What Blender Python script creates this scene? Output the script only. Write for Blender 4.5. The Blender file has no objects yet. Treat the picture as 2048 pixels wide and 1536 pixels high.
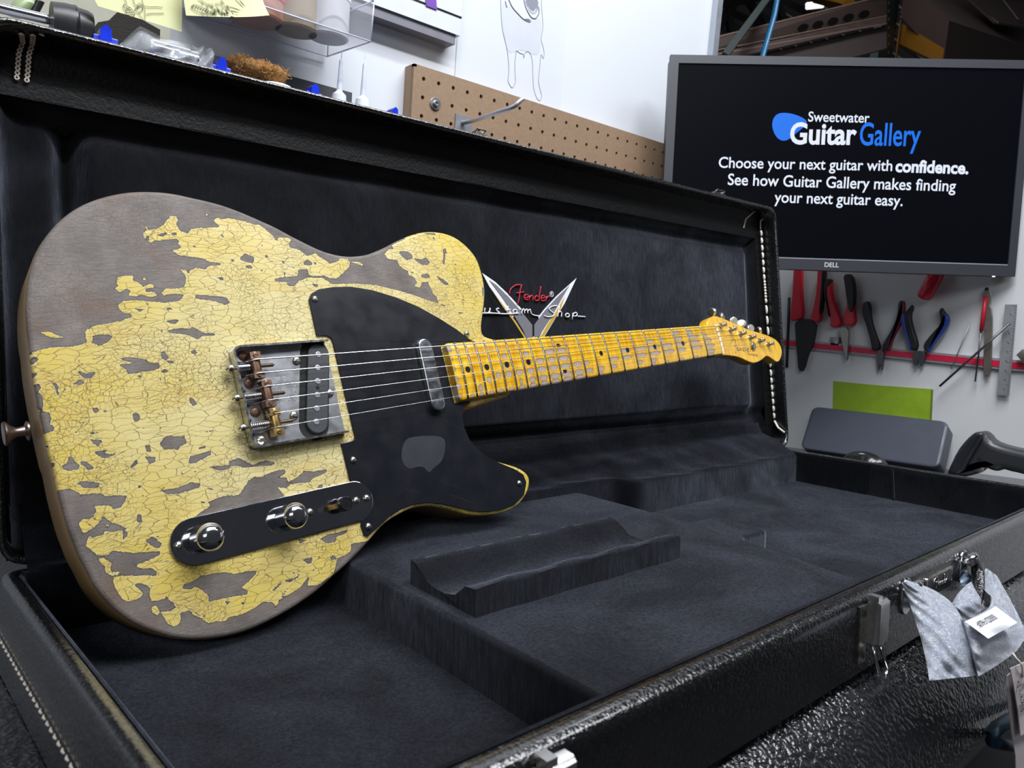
import bpy, bmesh, math, random
import numpy as np
from mathutils import Matrix, Vector
from mathutils.geometry import delaunay_2d_cdt
random.seed(4); rng = np.random.default_rng(4)
S = bpy.context.scene
COL = S.collection
PI = math.pi
ZO = 1300.0                                    # height of the camera above the workshop floor, mm

# ---------------------------------------------------------------- camera, world, lights, exposure
FPX = 1424.16
M = np.array([[0.7687432810327414, -0.6350242993759606, 0.07601254547169145], [-0.012917010969407686, -0.13424363914771326, -0.9908641663598468], [0.639427023744408, 0.7607383154215701, -0.11140151145706817]])
cam = bpy.data.cameras.new('camera'); camo = bpy.data.objects.new('camera', cam); COL.objects.link(camo)
R3 = M.T @ np.diag([1., -1., -1.])
mw = Matrix([list(R3[i]) for i in range(3)]).to_4x4(); mw.translation = Vector((0, 0, ZO/1000))
camo.matrix_world = mw
cam.sensor_width = 36; cam.lens = FPX/2048*36; cam.clip_start = 0.02; cam.clip_end = 60
cam.dof.use_dof = True; cam.dof.focus_distance = 0.68; cam.dof.aperture_fstop = 16
S.camera = camo
S.view_settings.view_transform = 'Standard'; S.view_settings.look = 'None'
S.view_settings.gamma = 1; S.view_settings.use_curve_mapping = False
S.view_settings.exposure = 0.0
w = bpy.data.worlds.new('warehouse_air'); S.world = w; w.use_nodes = True
w.node_tree.nodes['Background'].inputs[0].default_value = (0.80, 0.86, 1, 1)
w.node_tree.nodes['Background'].inputs[1].default_value = 0.045
def area(name, loc, target, sx, sy, power, col=(0.93, 0.96, 1)):
    l = bpy.data.lights.new(name, 'AREA'); l.shape = 'RECTANGLE'; l.size = sx; l.size_y = sy; l.energy = power; l.color = col
    o = bpy.data.objects.new(name, l); COL.objects.link(o)
    o.location = (loc[0]/1000, loc[1]/1000, (loc[2]+ZO)/1000)
    d = Vector((target[0]-loc[0], target[1]-loc[1], target[2]-loc[2])).normalized()
    z = -d; x = Vector((1, 0, 0)); x = (x - z*x.dot(z)).normalized(); y = z.cross(x)
    m = Matrix((x, y, z)).transposed().to_4x4(); m.translation = o.location; o.matrix_world = m
    return o
area('bench_tube_light', (420, 40, 1250), (450, 600, -100), 1.25, 0.07, 19)
area('bench_tube_light_rear', (520, 330, 1330), (500, 600, -100), 1.25, 0.07, 14)
area('ceiling_panel_light', (1500, -900, 2600), (700, 600, 0), 2.4, 0.6, 60)
area('added_fill_light', (-1500, -1600, 1500), (450, 850, 150), 1.6, 0.7, 20)  # unseen fill added low at front left to brighten wall and upright faces
area('warehouse_bay_light', (3200, 2600, 3600), (3300, 3000, 0), 2.0, 0.8, 45)

# ---------------------------------------------------------------- helpers
def ray(px, py): return M.T @ np.array([px-1024., py-768., FPX])
def wy(px, py, y):                                # world point (mm) on the vertical plane Y = y
    d = ray(px, py); return d*(y/d[1])
def wx(px, py, x):                                # world point on the side plane X = x
    d = ray(px, py); return d*(x/d[0])
CR = np.array([[0.9999251224225014, -0.0010818736495290526, -0.012189302594981223], [0.001977741883486428, 0.9972765862643226, 0.07372583689603482], [0.01207634404063844, -0.07374442377824159, 0.9972040522762762]])
CR, _ = np.linalg.qr(CR); CR = CR*np.sign(np.diag(CR))
GR = np.array([[0.994270111210708, -0.10418446706475618, 0.023927866087035565], [0.0610299232386417, 0.36947429014965716, -0.92723465066179], [0.08776271658587045, 0.9233820150624761, 0.37371561358421795]])
GT = np.array([205.5285369188639, 543.9411180912907, -86.30701791262382])
MR = np.array([[0.7296826851074169, -0.006334162791229912, -0.6837565776182082], [-0.6826246635931977, 0.051504736113885896, -0.728951871396262], [0.039834001916755145, 0.9986526627106664, 0.033258258398821336]])
MT = np.array([919.9726896753727, 767.878250760939, 410.1797820910259])*1.103
def gp(px, py, z=0.0):                            # point on a plane of the guitar, guitar mm
    d = GR.T @ ray(px, py); o = -GR.T @ GT
    p = o + d*((z-o[2])/d[2]); return (p[0], p[1])
def cz(px, py, z):                                # case frame, plane z
    d = CR.T @ ray(px, py); return d*(z/d[2])
def mp(px, py, z=0.0):
    d = MR.T @ ray(px, py); o = -MR.T @ MT
    p = o + d*((z-o[2])/d[2]); return (p[0], p[1])
HY, HZ = 614.0, -172.0                            # lid hinge line in the case frame
LU = np.array([0, 38.0, 401.5]); LU /= np.linalg.norm(LU)
LN = np.array([0, LU[2], -LU[1]])                 # into the lid's depth
def lid(x, u, d): return np.array([x, HY, HZ]) + LU*u + LN*d
def lp(px, py, d):                                # pixel -> (X, u) on the lid plane at depth d
    r = CR.T @ ray(px, py); o = np.array([0, HY, HZ]) + LN*d
    t = o.dot(LN)/r.dot(LN); p = r*t
    return (p[0], (p-o).dot(LU))

class MB:
    def __init__(s): s.v = []; s.f = []; s.mi = []; s.cur = 0
    def add(s, vs, fs, m=None):
        b = len(s.v)
        for p in vs:
            if m is not None: p = m(p)
            s.v.append((float(p[0]), float(p[1]), float(p[2])))
        for f in fs: s.f.append([b+i for i in f]); s.mi.append(s.cur)
        return s
    def box(s, a, b, m=None, bev=0.0):
        x0, y0, z0 = a; x1, y1, z1 = b
        if bev:
            return s.prism([(x0, y0), (x1, y0), (x1, y1), (x0, y1)], z0, z1, m, bev)
        vs = [(x, y, z) for z in (z0, z1) for y in (y0, y1) for x in (x0, x1)]
        return s.add(vs, [(0, 2, 3, 1), (4, 5, 7, 6), (0, 1, 5, 4), (2, 6, 7, 3), (0, 4, 6, 2), (1, 3, 7, 5)], m)
    def prism(s, poly, z0, z1, m=None, bev=0.0, segs=2):
        poly = ccw(poly); n = len(poly)
        rings = [(0, z0)]
        if bev:
            for k in range(segs+1):
                a = PI/2*k/segs; rings.append((bev*(1-math.cos(a)), z1-bev+bev*math.sin(a)))
        else: rings.append((0, z1))
        vs = []
        for o, z in rings: vs += [(p[0], p[1], z) for p in (inset(poly, o) if o else poly)]
        fs = []
        for r in range(len(rings)-1):
            for i in range(n):
                j = (i+1) % n; fs.append((r*n+i, r*n+j, (r+1)*n+j, (r+1)*n+i))
        fs.append(list(range(n-1, -1, -1))); L = (len(rings)-1)*n; fs.append(list(range(L, L+n)))
        return s.add(vs, fs, m)
    def lathe(s, prof, n=24, m=None):              # prof: (r, z)
        vs = []; fs = []
        for r, z in prof:
            for i in range(n):
                a = 2*PI*i/n; vs.append((r*math.cos(a), r*math.sin(a), z))
        for k in range(len(prof)-1):
            for i in range(n):
                j = (i+1) % n; fs.append((k*n+i, k*n+j, (k+1)*n+j, (k+1)*n+i))
        fs.append(list(range(n-1, -1, -1))); L = (len(prof)-1)*n; fs.append(list(range(L, L+n)))
        return s.add(vs, fs, m)
    def tube(s, pts, r, n=8, m=None, flat=1.0):
        pts = [np.array(p, float) for p in pts]; N = len(pts)
        rs = r if hasattr(r, '__len__') else [r]*N
        vs = []; fs = []; up = np.array([0.13, 0.21, 0.97])
        for i, p in enumerate(pts):
            t = pts[min(i+1, N-1)]-pts[max(i-1, 0)]; t /= (np.linalg.norm(t)+1e-12)
            a = np.cross(t, up)
            if np.linalg.norm(a) < 1e-3: a = np.cross(t, [1, 0, 0])
            a /= np.linalg.norm(a); b = np.cross(t, a); up = np.cross(a, t)
            for k in range(n):
                c = 2*PI*k/n; vs.append(p+a*rs[i]*math.cos(c)+b*rs[i]*flat*math.sin(c))
        for i in range(N-1):
            for k in range(n):
                j = (k+1) % n; fs.append((i*n+k, (i+1)*n+k, (i+1)*n+j, i*n+j))
        fs.append(list(range(n))); fs.append(list(range((N-1)*n+n-1, (N-1)*n-1, -1)))
        return s.add(vs, fs, m)
    def grid(s, fn, nu, nv):
        vs = [fn(i/(nu-1), j/(nv-1)) for j in range(nv) for i in range(nu)]
        fs = [(j*nu+i, j*nu+i+1, (j+1)*nu+i+1, (j+1)*nu+i) for j in range(nv-1) for i in range(nu-1)]
        return s.add(vs, fs)
    def build(s, name, mats, parent=None, smooth=None, sub=0, local=True):
        me = bpy.data.meshes.new(name)
        off = 0 if parent is not None else ZO
        me.from_pydata([(x/1000, y/1000, (z+off)/1000) for x, y, z in s.v], [], s.f)
        if not isinstance(mats, (list, tuple)): mats = [mats]
        for mm in mats: me.materials.append(mm)
        if len(mats) > 1: me.polygons.foreach_set('material_index', s.mi)
        bm = bmesh.new(); bm.from_mesh(me); bmesh.ops.recalc_face_normals(bm, faces=bm.faces); bm.to_mesh(me); bm.free()
        if smooth is not None:
            me.polygons.foreach_set('use_smooth', [True]*len(me.polygons))
            if smooth < 3: me.set_sharp_from_angle(angle=smooth)
        if smooth is not None and smooth < 3:
            for pl in me.polygons:
                if len(pl.vertices) > 6: pl.use_smooth = False
        me.update()
        o = bpy.data.objects.new(name, me); COL.objects.link(o)
        if parent is not None: o.parent = parent
        if sub:
            md = o.modifiers.new('s', 'SUBSURF'); md.levels = sub; md.render_levels = sub
        return o
SM = 0.6
def ccw(p):
    a = sum(p[i][0]*p[(i+1) % len(p)][1]-p[(i+1) % len(p)][0]*p[i][1] for i in range(len(p)))
    return list(p) if a > 0 else list(p)[::-1]
def inset(poly, d):
    n = len(poly); out = []
    for i in range(n):
        p0 = np.array(poly[i-1][:2], float); p = np.array(poly[i][:2], float); p1 = np.array(poly[(i+1) % n][:2], float)
        a = p-p0; b = p1-p; a /= np.linalg.norm(a)+1e-9; b /= np.linalg.norm(b)+1e-9
        na = np.array([-a[1], a[0]]); nb = np.array([-b[1], b[0]]); m = na+nb; q = m.dot(m)
        m = na if q < 1e-6 else m*2/q*1.0
        L = np.linalg.norm(m)
        if L > 1.6: m *= 1.6/L
        out.append(tuple(p+m*d))
    return out
def chaikin(p, k=2):
    for _ in range(k):
        q = []
        for i in range(len(p)):
            a = np.array(p[i]); b = np.array(p[(i+1) % len(p)]); q += [tuple(.75*a+.25*b), tuple(.25*a+.75*b)]
        p = q
    return p
def resample(p, step):
    p = [np.array(q, float) for q in p]; p.append(p[0]); L = [0]
    for i in range(1, len(p)): L.append(L[-1]+np.linalg.norm(p[i]-p[i-1]))
    n = max(8, int(L[-1]/step)); out = []; j = 0
    for k in range(n):
        t = L[-1]*k/n
        while L[j+1] < t: j += 1
        f = (t-L[j])/(L[j+1]-L[j]+1e-12); out.append(tuple(p[j]*(1-f)+p[j+1]*f))
    return out
def rrect(x0, y0, x1, y1, r, n=5):
    out = []
    for cx, cy, a0 in ((x1-r, y0+r, -PI/2), (x1-r, y1-r, 0), (x0+r, y1-r, PI/2), (x0+r, y0+r, PI)):
        for k in range(n+1): a = a0+PI/2*k/n; out.append((cx+r*math.cos(a), cy+r*math.sin(a)))
    return out
def stadium(p, q, r, n=12):
    p = np.array(p, float); q = np.array(q, float); a = math.atan2(q[1]-p[1], q[0]-p[0]); out = []
    for c, s0 in ((q, a-PI/2), (p, a+PI/2)):
        for k in range(n+1): t = s0+PI*k/n; out.append((c[0]+r*math.cos(t), c[1]+r*math.sin(t)))
    return out
def circ(x, y, r, n=20): return [(x+r*math.cos(2*PI*k/n), y+r*math.sin(2*PI*k/n)) for k in range(n)]
def at(x, y, z=0): return lambda p: (p[0]+x, p[1]+y, p[2]+z)
def frame(o, x, y, z):
    o, x, y, z = [np.array(t, float) for t in (o, x, y, z)]
    return lambda p: o+x*p[0]+y*p[1]+z*p[2]
def frame_along(a, b, up=(0, 0, 1)):               # z axis runs a->b
    a = np.array(a, float); b = np.array(b, float); z = (b-a)/np.linalg.norm(b-a)
    x = np.cross(up, z)
    if np.linalg.norm(x) < 1e-3: x = np.cross((0, 1, 0), z)
    x /= np.linalg.norm(x); y = np.cross(z, x); return frame(a, x, y, z), float(np.linalg.norm(b-a))
def empty(name, loc=(0, 0, 0), rot=None, label=None, cat=None, group=None):
    o = bpy.data.objects.new(name, None); COL.objects.link(o); o.empty_display_size = .01
    m = Matrix([list(r) for r in rot]).to_4x4() if rot is not None else Matrix.Identity(4)
    m.translation = Vector((loc[0]/1000, loc[1]/1000, (loc[2]+ZO)/1000)); o.matrix_world = m
    tag(o, label, cat, group); return o
def tag(o, label=None, cat=None, group=None, kind=None):
    if label: o['label'] = label
    if cat: o['category'] = cat
    if group: o['group'] = group
    if kind: o['kind'] = kind
    return o

# ---------------------------------------------------------------- materials
class NT:
    def __init__(s, name):
        s.m = bpy.data.materials.new(name); s.m.use_nodes = True; s.t = s.m.node_tree; s.b = s.t.nodes['Principled BSDF']
    def n(s, typ, ins=None, **kw):
        q = s.t.nodes.new(typ)
        for k, v in kw.items(): setattr(q, k, v)
        for k, v in (ins or {}).items():
            if hasattr(v, 'is_output') or isinstance(v, bpy.types.NodeSocket): s.t.links.new(v, q.inputs[k])
            else: q.inputs[k].default_value = v
        return q
    def co(s): return s.n('ShaderNodeTexCoord').outputs['Object']
    def scale(s, v, sc): return s.n('ShaderNodeVectorMath', {0: v, 1: sc}, operation='MULTIPLY').outputs[0]
    def math(s, op, a, b=0.0, c=0.0, clamp=False): return s.n('ShaderNodeMath', {0: a, 1: b, 2: c}, operation=op, use_clamp=clamp).outputs[0]
    def noise(s, v, sc, det=3, rough=.5, dist=0.0): return s.n('ShaderNodeTexNoise', {'Vector': v, 'Scale': sc, 'Detail': det, 'Roughness': rough, 'Distortion': dist}).outputs['Fac']
    def ramp(s, f, lo, hi, a=0.0, b=1.0): return s.n('ShaderNodeMapRange', {'Value': f, 'From Min': lo, 'From Max': hi, 'To Min': a, 'To Max': b}).outputs[0]
    def mix(s, f, a, b):
        q = s.t.nodes.new('ShaderNodeMix'); q.data_type = 'RGBA'
        for k, v in ((0, f), (6, a), (7, b)):
            if isinstance(v, bpy.types.NodeSocket): s.t.links.new(v, q.inputs[k])
            elif k == 0: q.inputs[k].default_value = v
            else: q.inputs[k].default_value = (*v[:3], 1)
        return q.outputs[2]
    def set(s, **kw):
        for k, v in kw.items():
            k = k.replace('_', ' ')
            if isinstance(v, bpy.types.NodeSocket): s.t.links.new(v, s.b.inputs[k])
            else: s.b.inputs[k].default_value = v
        return s
    def bump(s, h, strength=.3, dist=.001):
        q = s.n('ShaderNodeBump', {'Height': h, 'Strength': strength, 'Distance': dist}); s.t.links.new(q.outputs[0], s.b.inputs['Normal']); return s
def pbr(name, col, rough=.5, metal=0.0, var=.12, nscale=60, bump=0.0, bscale=400, bdist=.0005, **kw):
    t = NT(name); c = t.co(); f = t.noise(c, nscale, 4)
    dk = tuple(x*(1-var) for x in col[:3]); lt = tuple(min(1, x*(1+var)) for x in col[:3])
    t.set(Base_Color=t.mix(f, dk, lt), Roughness=t.ramp(f, .3, .7, max(0, rough-.05), min(1, rough+.05)), Metallic=metal, **kw)
    if bump: t.bump(t.noise(c, bscale, 3), bump, bdist)
    return t.m
def velvet(name, base=(.0016, .0018, .0026), sheen=.36, tint=(.66, .72, .92, 1)):
    t = NT(name); c = t.co()
    n1 = t.noise(c, 9, 4, .6, 1.0); n2 = t.noise(t.scale(c, (1, 1, .25)), 900, 2); n3 = t.noise(c, 2500, 1)
    brush = t.math('MULTIPLY', t.ramp(n1, .35, .68, .55, 1.25), t.math('MULTIPLY', t.ramp(n3, .3, .75, .5, 1.7), t.ramp(t.noise(t.scale(c, (1, 1, .12)), 420, 3, .7), .35, .65, .65, 1.4)))
    b2 = tuple(x*2.4 for x in base)
    t.set(Base_Color=t.mix(t.ramp(n1, .4, .7), base, b2), Roughness=.95, Sheen_Weight=t.math('MULTIPLY', brush, sheen), Sheen_Roughness=.42, Sheen_Tint=tint, Specular_IOR_Level=.12)
    h = t.math('ADD', n2, t.math('MULTIPLY', n3, .8)); t.bump(h, .35, .0006)
    return t.m
def vinyl(name, base=(.0030, .0030, .0034), rough=.22, scale=520, strength=.7, dist=.0006, spec=.85):
    t = NT(name); c = t.co(); cc = t.n('ShaderNodeVectorMath', {0: c, 1: t.n('ShaderNodeTexNoise', {'Vector': c, 'Scale': 160.0}).outputs['Color']}, operation='ADD').outputs[0]
    c2 = t.n('ShaderNodeMix', data_type='VECTOR'); c2.inputs[0].default_value = .004
    t.t.links.new(c, c2.inputs[4]); t.t.links.new(cc, c2.inputs[5])
    v = t.n('ShaderNodeTexVoronoi', {'Vector': c2.outputs[1], 'Scale': scale}, feature='SMOOTH_F1').outputs['Distance']
    n = t.noise(c, scale*.7, 3)
    t.set(Base_Color=(*base, 1), Roughness=t.ramp(n, .3, .7, rough-.06, rough+.1), Specular_IOR_Level=spec, Coat_Weight=(.5 if spec > .5 else 0.0), Coat_Roughness=.10)
    t.bump(t.math('SUBTRACT', t.math('MULTIPLY', n, .9), v), strength, dist); return t.m
def emis(name, col, st):
    t = NT(name); t.set(Base_Color=(0, 0, 0, 1), Emission_Color=(*col, 1), Emission_Strength=st, Roughness=.3); return t.m

M_velvet = velvet('black_velvet')
M_velvet_lid = velvet('black_velvet_lid', (.0018, .0020, .0028), .44)
M_vinyl = vinyl('black_pebbled_vinyl')
M_vinyl_in = vinyl('black_vinyl_lining', (.0018, .0018, .0020), .50, 420, .5, .0005, .22)
M_vinyl_bench = vinyl('black_bench_vinyl', (.008, .0085, .010), .20, 300, .95, .0013, 1.0)
M_rim_end = vinyl('dark_brown_vinyl', (.020, .014, .013), .30, 600, .5)
M_chrome = pbr('polished_chrome', (.70, .70, .72), .12, 1, .05, 40)
M_chrome_dark = pbr('mirror_chrome', (.55, .56, .60), .10, 1, .05, 25)
M_nickel = pbr('aged_nickel', (.50, .48, .43), .27, 1, .25, 300)
M_steel = pbr('worn_steel', (.40, .40, .42), .38, 1, .22, 120, .15, 900, .0002)
M_plate = pbr('tarnished_steel_plate', (.36, .36, .38), .38, 1, .3, 90, .2, 1500, .0002)
M_bronze = pbr('brown_bronze', (.22, .13, .09), .42, 1, .35, 260)
M_brass = pbr('old_brass', (.42, .28, .10), .35, 1, .3, 260)
M_rust = pbr('rusty_screw', (.16, .09, .06), .5, .8, .4, 500)
M_black = pbr('black_plastic', (.008, .008, .010), .3, 0, .2)
M_blackhole = pbr('dark_recess', (.003, .003, .003), .8)
M_cream = pbr('aged_bone', (.70, .62, .42), .4)
M_fretm = pbr('nickel_fret', (.55, .53, .48), .22, 1, .2, 300)
M_string = pbr('steel_string', (.80, .79, .76), .2, 1, .05)
M_white = pbr('white_painted_wall', (.58, .605, .65), .55, 0, .03, 3, .06, 300, .0004)
M_stitch = pbr('cream_thread', (.52, .46, .40), .8, 0, .2, 900)
M_whitestitch = pbr('white_cord', (.80, .77, .68), .7, 0, .12, 900)

# ---------------------------------------------------------------- guitar
def PX(ox, oy, s): return lambda pts: [(ox+x/s, oy+y/s) for x, y in pts]
cA = PX(20, 370, 5.12); cB = PX(380, 370, 5.12); cC = PX(680, 430, 5.12); cD = PX(20, 650, 5.12)
cE = PX(380, 830, 5.12); cG = PX(60, 920, 5.12); cH = PX(180, 1080, 5.12); cI = PX(440, 1020, 5.12); cJ = PX(600, 540, 2.742)
def gpl(pts, z=0.0): return [gp(x, y, z) for x, y in pts]
guitar = empty('electric_guitar', GT, GR, 'relic butterscotch solid-body electric guitar with black pickguard leaning in the open case', 'guitar')
body_px = (cC([(1470, 1245), (1448, 1180), (1455, 1080), (1475, 960), (1487, 800), (1477, 700), (1450, 580), (1405, 450), (1340, 360), (1240, 265), (1130, 200), (1000, 170), (860, 168), (730, 200), (600, 255), (480, 320), (370, 370), (270, 405), (150, 422), (30, 420)])
 + cB([(1420, 695), (1300, 650), (1180, 590), (1040, 520), (880, 430), (700, 350), (540, 280), (360, 210), (180, 160), (0, 122)])
 + cA([(1700, 87), (1500, 64), (1300, 62), (1150, 77), (1000, 107), (850, 152), (700, 217), (560, 312), (440, 430), (330, 570), (250, 710), (190, 880), (160, 1050), (150, 1220), (155, 1400), (168, 1530)])
 + cD([(190, 200), (205, 400), (225, 520), (255, 700), (290, 880), (330, 1080), (362, 1220), (400, 1390)])
 + cG([(210, 10), (235, 130), (268, 300), (300, 430), (335, 560), (380, 720), (430, 840), (480, 980), (560, 1120), (640, 1290), (740, 1420), (850, 1536)])
 + cH([(370, 822), (520, 902), (680, 962), (850, 1007), (1000, 1022), (1200, 1022), (1400, 992), (1600, 940), (1800, 852), (1950, 772)])
 + cI([(740, 1010), (860, 930), (1000, 830), (1150, 690), (1300, 560), (1420, 440), (1520, 330), (1640, 180), (1750, 92)])
 + cJ([(560, 1332), (620, 1303), (700, 1292), (780, 1302), (860, 1327), (940, 1347), (1030, 1347), (1120, 1332), (1200, 1292), (1250, 1222), (1263, 1150), (1242, 1110), (1190, 1080), (1120, 1060), (1040, 1037), (970, 988), (910, 925), (880, 860), (874, 800), (890, 755), (920, 738)]))
outline = gpl(body_px, -1.0) + [(200, -35.5), (215, -33.5), (238, -31.5), (254, -30), (257, -24), (257, 20), (254, 29)]
outline = ccw(resample(chaikin(outline, 2), 3.0))

W = []   # bare wood polygons
K = []   # paint islands
W.append(cD([(150, 290), (200, 289), (330, 250), (470, 225), (620, 225), (720, 205), (790, 180), (780, 140), (770, 70), (830, 30)])
 + cA([(780, 1480), (870, 1440), (1000, 1420), (1140, 1390), (1250, 1350), (1245, 1320), (1160, 1310), (1120, 1270), (1105, 1235), (1160, 1190), (1300, 1180), (1450, 1195), (1600, 1205), (1720, 1190), (1760, 1165), (1780, 1125), (1700, 1112), (1620, 1120), (1575, 1135), (1548, 1100), (1600, 1060), (1690, 1065), (1775, 1050), (1800, 1000), (1800, 930), (1740, 860), (1830, 880), (1900, 850), (2000, 865), (2040, 835)])
 + cB([(165, 860), (180, 830), (310, 820), (320, 800), (290, 795), (200, 790), (150, 760), (100, 745), (0, 735)])
 + cA([(1730, 720), (1660, 670), (1740, 650), (1755, 630), (1720, 600), (1740, 580), (1700, 550), (1600, 560), (1530, 575), (1490, 560), (1440, 600), (1420, 580), (1430, 520), (1400, 510), (1390, 560), (1370, 530), (1365, 490), (1400, 465), (1480, 455), (1560, 420), (1600, 370), (1640, 320), (1700, 320), (1720, 360), (1700, 400), (1740, 470), (1820, 500), (1850, 455), (1910, 440), (1990, 440)])
 + cB([(60, 440), (180, 440), (300, 430), (300, 410), (240, 375), (270, 335), (330, 350), (400, 340), (520, 365), (640, 400), (720, 410), (800, 480), (850, 520), (890, 590), (900, 540), (1000, 540), (1040, 560), (1010, 600), (1020, 640), (1130, 670), (1200, 730), (1290, 700), (1330, 740), (1400, 780), (1430, 810), (1520, 780), (1530, 750), (1620, 760), (1640, 800), (1630, 840), (1580, 890), (1500, 960), (1420, 950), (1380, 930), (1250, 930), (1215, 925), (1205, 860), (1110, 870), (1100, 930), (960, 945), (850, 965), (880, 990), (990, 995), (1010, 1040), (1080, 1030), (1110, 985), (1200, 950), (1350, 950), (1420, 990), (1440, 1015), (1700, 1010), (1900, 1025)])
 + cC([(512, 753), (620, 780), (740, 815), (860, 860), (1000, 905), (1010, 900), (990, 840), (950, 800), (940, 760), (910, 720), (905, 685), (840, 690), (820, 745), (760, 730), (790, 690), (760, 640), (700, 610), (700, 575), (640, 545), (610, 520), (590, 480), (600, 465), (490, 450), (455, 400), (500, 350), (550, 350), (530, 310), (590, 280), (680, 240), (640, 222), (480, 290), (400, 320)])
 + cB([(1500, 640), (1040, 480), (540, 240), (0, 60)]) + cA([(1500, 10), (1000, 40), (540, 250), (200, 700), (90, 1000), (80, 1530)]))
W.append(cG([(200, 330), (400, 290), (530, 350), (720, 340), (780, 370), (900, 360), (1000, 370), (930, 490), (850, 505), (820, 465), (650, 470), (685, 520), (650, 580), (600, 610), (545, 605), (500, 650), (545, 755), (640, 700), (720, 630), (745, 565), (790, 610), (840, 640), (930, 670), (1000, 710), (940, 720), (840, 740), (750, 730), (770, 760), (640, 800), (605, 775), (570, 880), (640, 930), (690, 975), (800, 975), (830, 930), (1060, 950), (1200, 940), (1345, 935), (1320, 980), (1210, 1030), (1080, 1080), (1130, 1110), (1250, 1110), (1310, 1150), (1280, 1190), (1180, 1180), (1080, 1190), (960, 1185), (860, 1200), (850, 1240), (890, 1340), (950, 1430), (1010, 1450), (1110, 1420), (1160, 1370), (1060, 1270), (1140, 1260), (1240, 1310), (1220, 1380), (1250, 1450), (1380, 1420), (1400, 1380), (1420, 1430), (1480, 1470)])
 + cH([(870, 650), (875, 700), (820, 730), (740, 735), (720, 740), (760, 790), (800, 860), (870, 890), (920, 850), (930, 790), (920, 750), (1040, 715), (1045, 760), (1140, 800), (1210, 855), (1300, 830), (1380, 835), (1420, 790), (1560, 760), (1700, 690), (1770, 630), (1880, 640), (1900, 690), (1920, 660), (1940, 600)])
 + cI([(610, 920), (700, 870), (830, 790), (870, 730), (910, 670), (915, 710), (890, 780), (1000, 770), (1100, 700), (1165, 660), (1180, 580), (1200, 500), (1300, 450), (1340, 420), (1340, 350), (1500, 320), (1560, 290), (1650, 330), (1150, 780), (700, 1130)]) + cH([(1400, 1100), (1000, 1100), (500, 980), (60, 680)]) + cG([(700, 1560), (380, 950), (230, 500)]))
for q in [[(200, 330), (260, 325), (290, 350), (250, 400), (200, 410)], [(205, 485), (290, 490), (260, 540), (215, 550)], [(235, 600), (305, 600), (325, 660), (285, 690), (330, 730), (345, 800), (330, 870), (270, 870)],
          [(300, 890), (400, 890), (420, 950), (410, 1020), (460, 1040), (440, 1090), (340, 1120), (300, 1000)], [(350, 1215), (400, 1240), (375, 1270)], [(405, 1400), (460, 1410), (470, 1460), (420, 1470)],
          [(840, 110), (930, 95), (1060, 105), (1040, 140), (980, 190), (910, 215), (880, 200), (830, 180), (850, 140)],
          [(1110, 340), (1200, 330), (1330, 340), (1400, 360), (1440, 385), (1530, 390), (1535, 440), (1460, 470), (1360, 480), (1210, 505), (1180, 450), (1120, 415), (1130, 400), (1230, 395), (1250, 380), (1180, 370), (1150, 360)],
          [(1540, 280), (1580, 265), (1600, 300), (1640, 330), (1590, 365), (1550, 340)], [(1600, 370), (1650, 365), (1700, 380), (1640, 400)], [(1540, 470), (1590, 450), (1640, 475), (1560, 495)], [(1295, 535), (1325, 505), (1355, 545)], [(1520, 530), (1560, 555), (1540, 570)], [(1840, 275), (1890, 245), (1920, 290), (1890, 305), (1860, 290)],
          [(685, 470), (740, 480), (790, 500), (850, 475), (880, 490), (830, 550), (750, 545), (720, 510)], [(640, 605), (720, 555), (775, 580), (720, 615)], [(420, 600), (470, 590), (500, 640), (490, 670), (515, 720), (500, 745), (470, 680), (455, 625)], [(845, 850), (890, 845), (915, 880), (880, 905), (850, 890)],
          [(1260, 900), (1320, 900), (1335, 970), (1290, 990), (1255, 975)], [(1830, 750), (1870, 745), (1920, 810), (1880, 835), (1845, 800)], [(1950, 570), (2000, 600), (1990, 610)], [(1570, 985), (1610, 985), (1590, 1000)], [(1345, 1050), (1380, 1050), (1370, 1075)], [(670, 790), (710, 780), (690, 815)],
          [(1530, 1220), (1570, 1160), (1620, 1130), (1700, 1140), (1790, 1140), (1810, 1210), (1740, 1250), (1720, 1285), (1660, 1270), (1580, 1280)], [(1380, 1240), (1430, 1230), (1450, 1300), (1400, 1305)], [(1380, 1350), (1490, 1350), (1490, 1400), (1430, 1430)], [(1225, 1450), (1300, 1370), (1310, 1420), (1240, 1470)],
          [(860, 1300), (930, 1285), (1010, 1280), (960, 1320), (1050, 1320), (1110, 1290), (1080, 1330), (960, 1370), (900, 1340)], [(530, 1440), (580, 1420), (600, 1350), (640, 1345), (660, 1400), (720, 1440), (700, 1480), (600, 1495), (540, 1480)], [(700, 1395), (780, 1395), (870, 1470), (800, 1490), (740, 1430)], [(800, 1105), (860, 1095), (920, 1105), (830, 1120)], [(820, 1170), (960, 1180), (900, 1240), (840, 1210)], [(650, 1095), (710, 1100), (690, 1110)], [(1890, 1280), (1990, 1235), (1960, 1270)],
          [(1600, 60), (1680, 40), (1740, 30), (1830, 40), (1870, 20), (1910, 40), (1980, 80), (2090, 85), (2110, 105), (2048, 115), (1970, 110), (1920, 150), (1860, 120), (1800, 95), (1640, 85)],
          [(1820, 1425), (1845, 1345), (1950, 1320), (2060, 1285), (2060, 1330), (1960, 1380), (1900, 1415)], [(1000, 690), (1015, 705), (995, 712)], [(1062, 728), (1090, 730), (1075, 748)], [(1170, 905), (1190, 915), (1175, 922)], [(740, 1340), (780, 1350), (760, 1360)], [(570, 1230), (610, 1230), (595, 1245)]]: W.append(cD(q))
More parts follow.
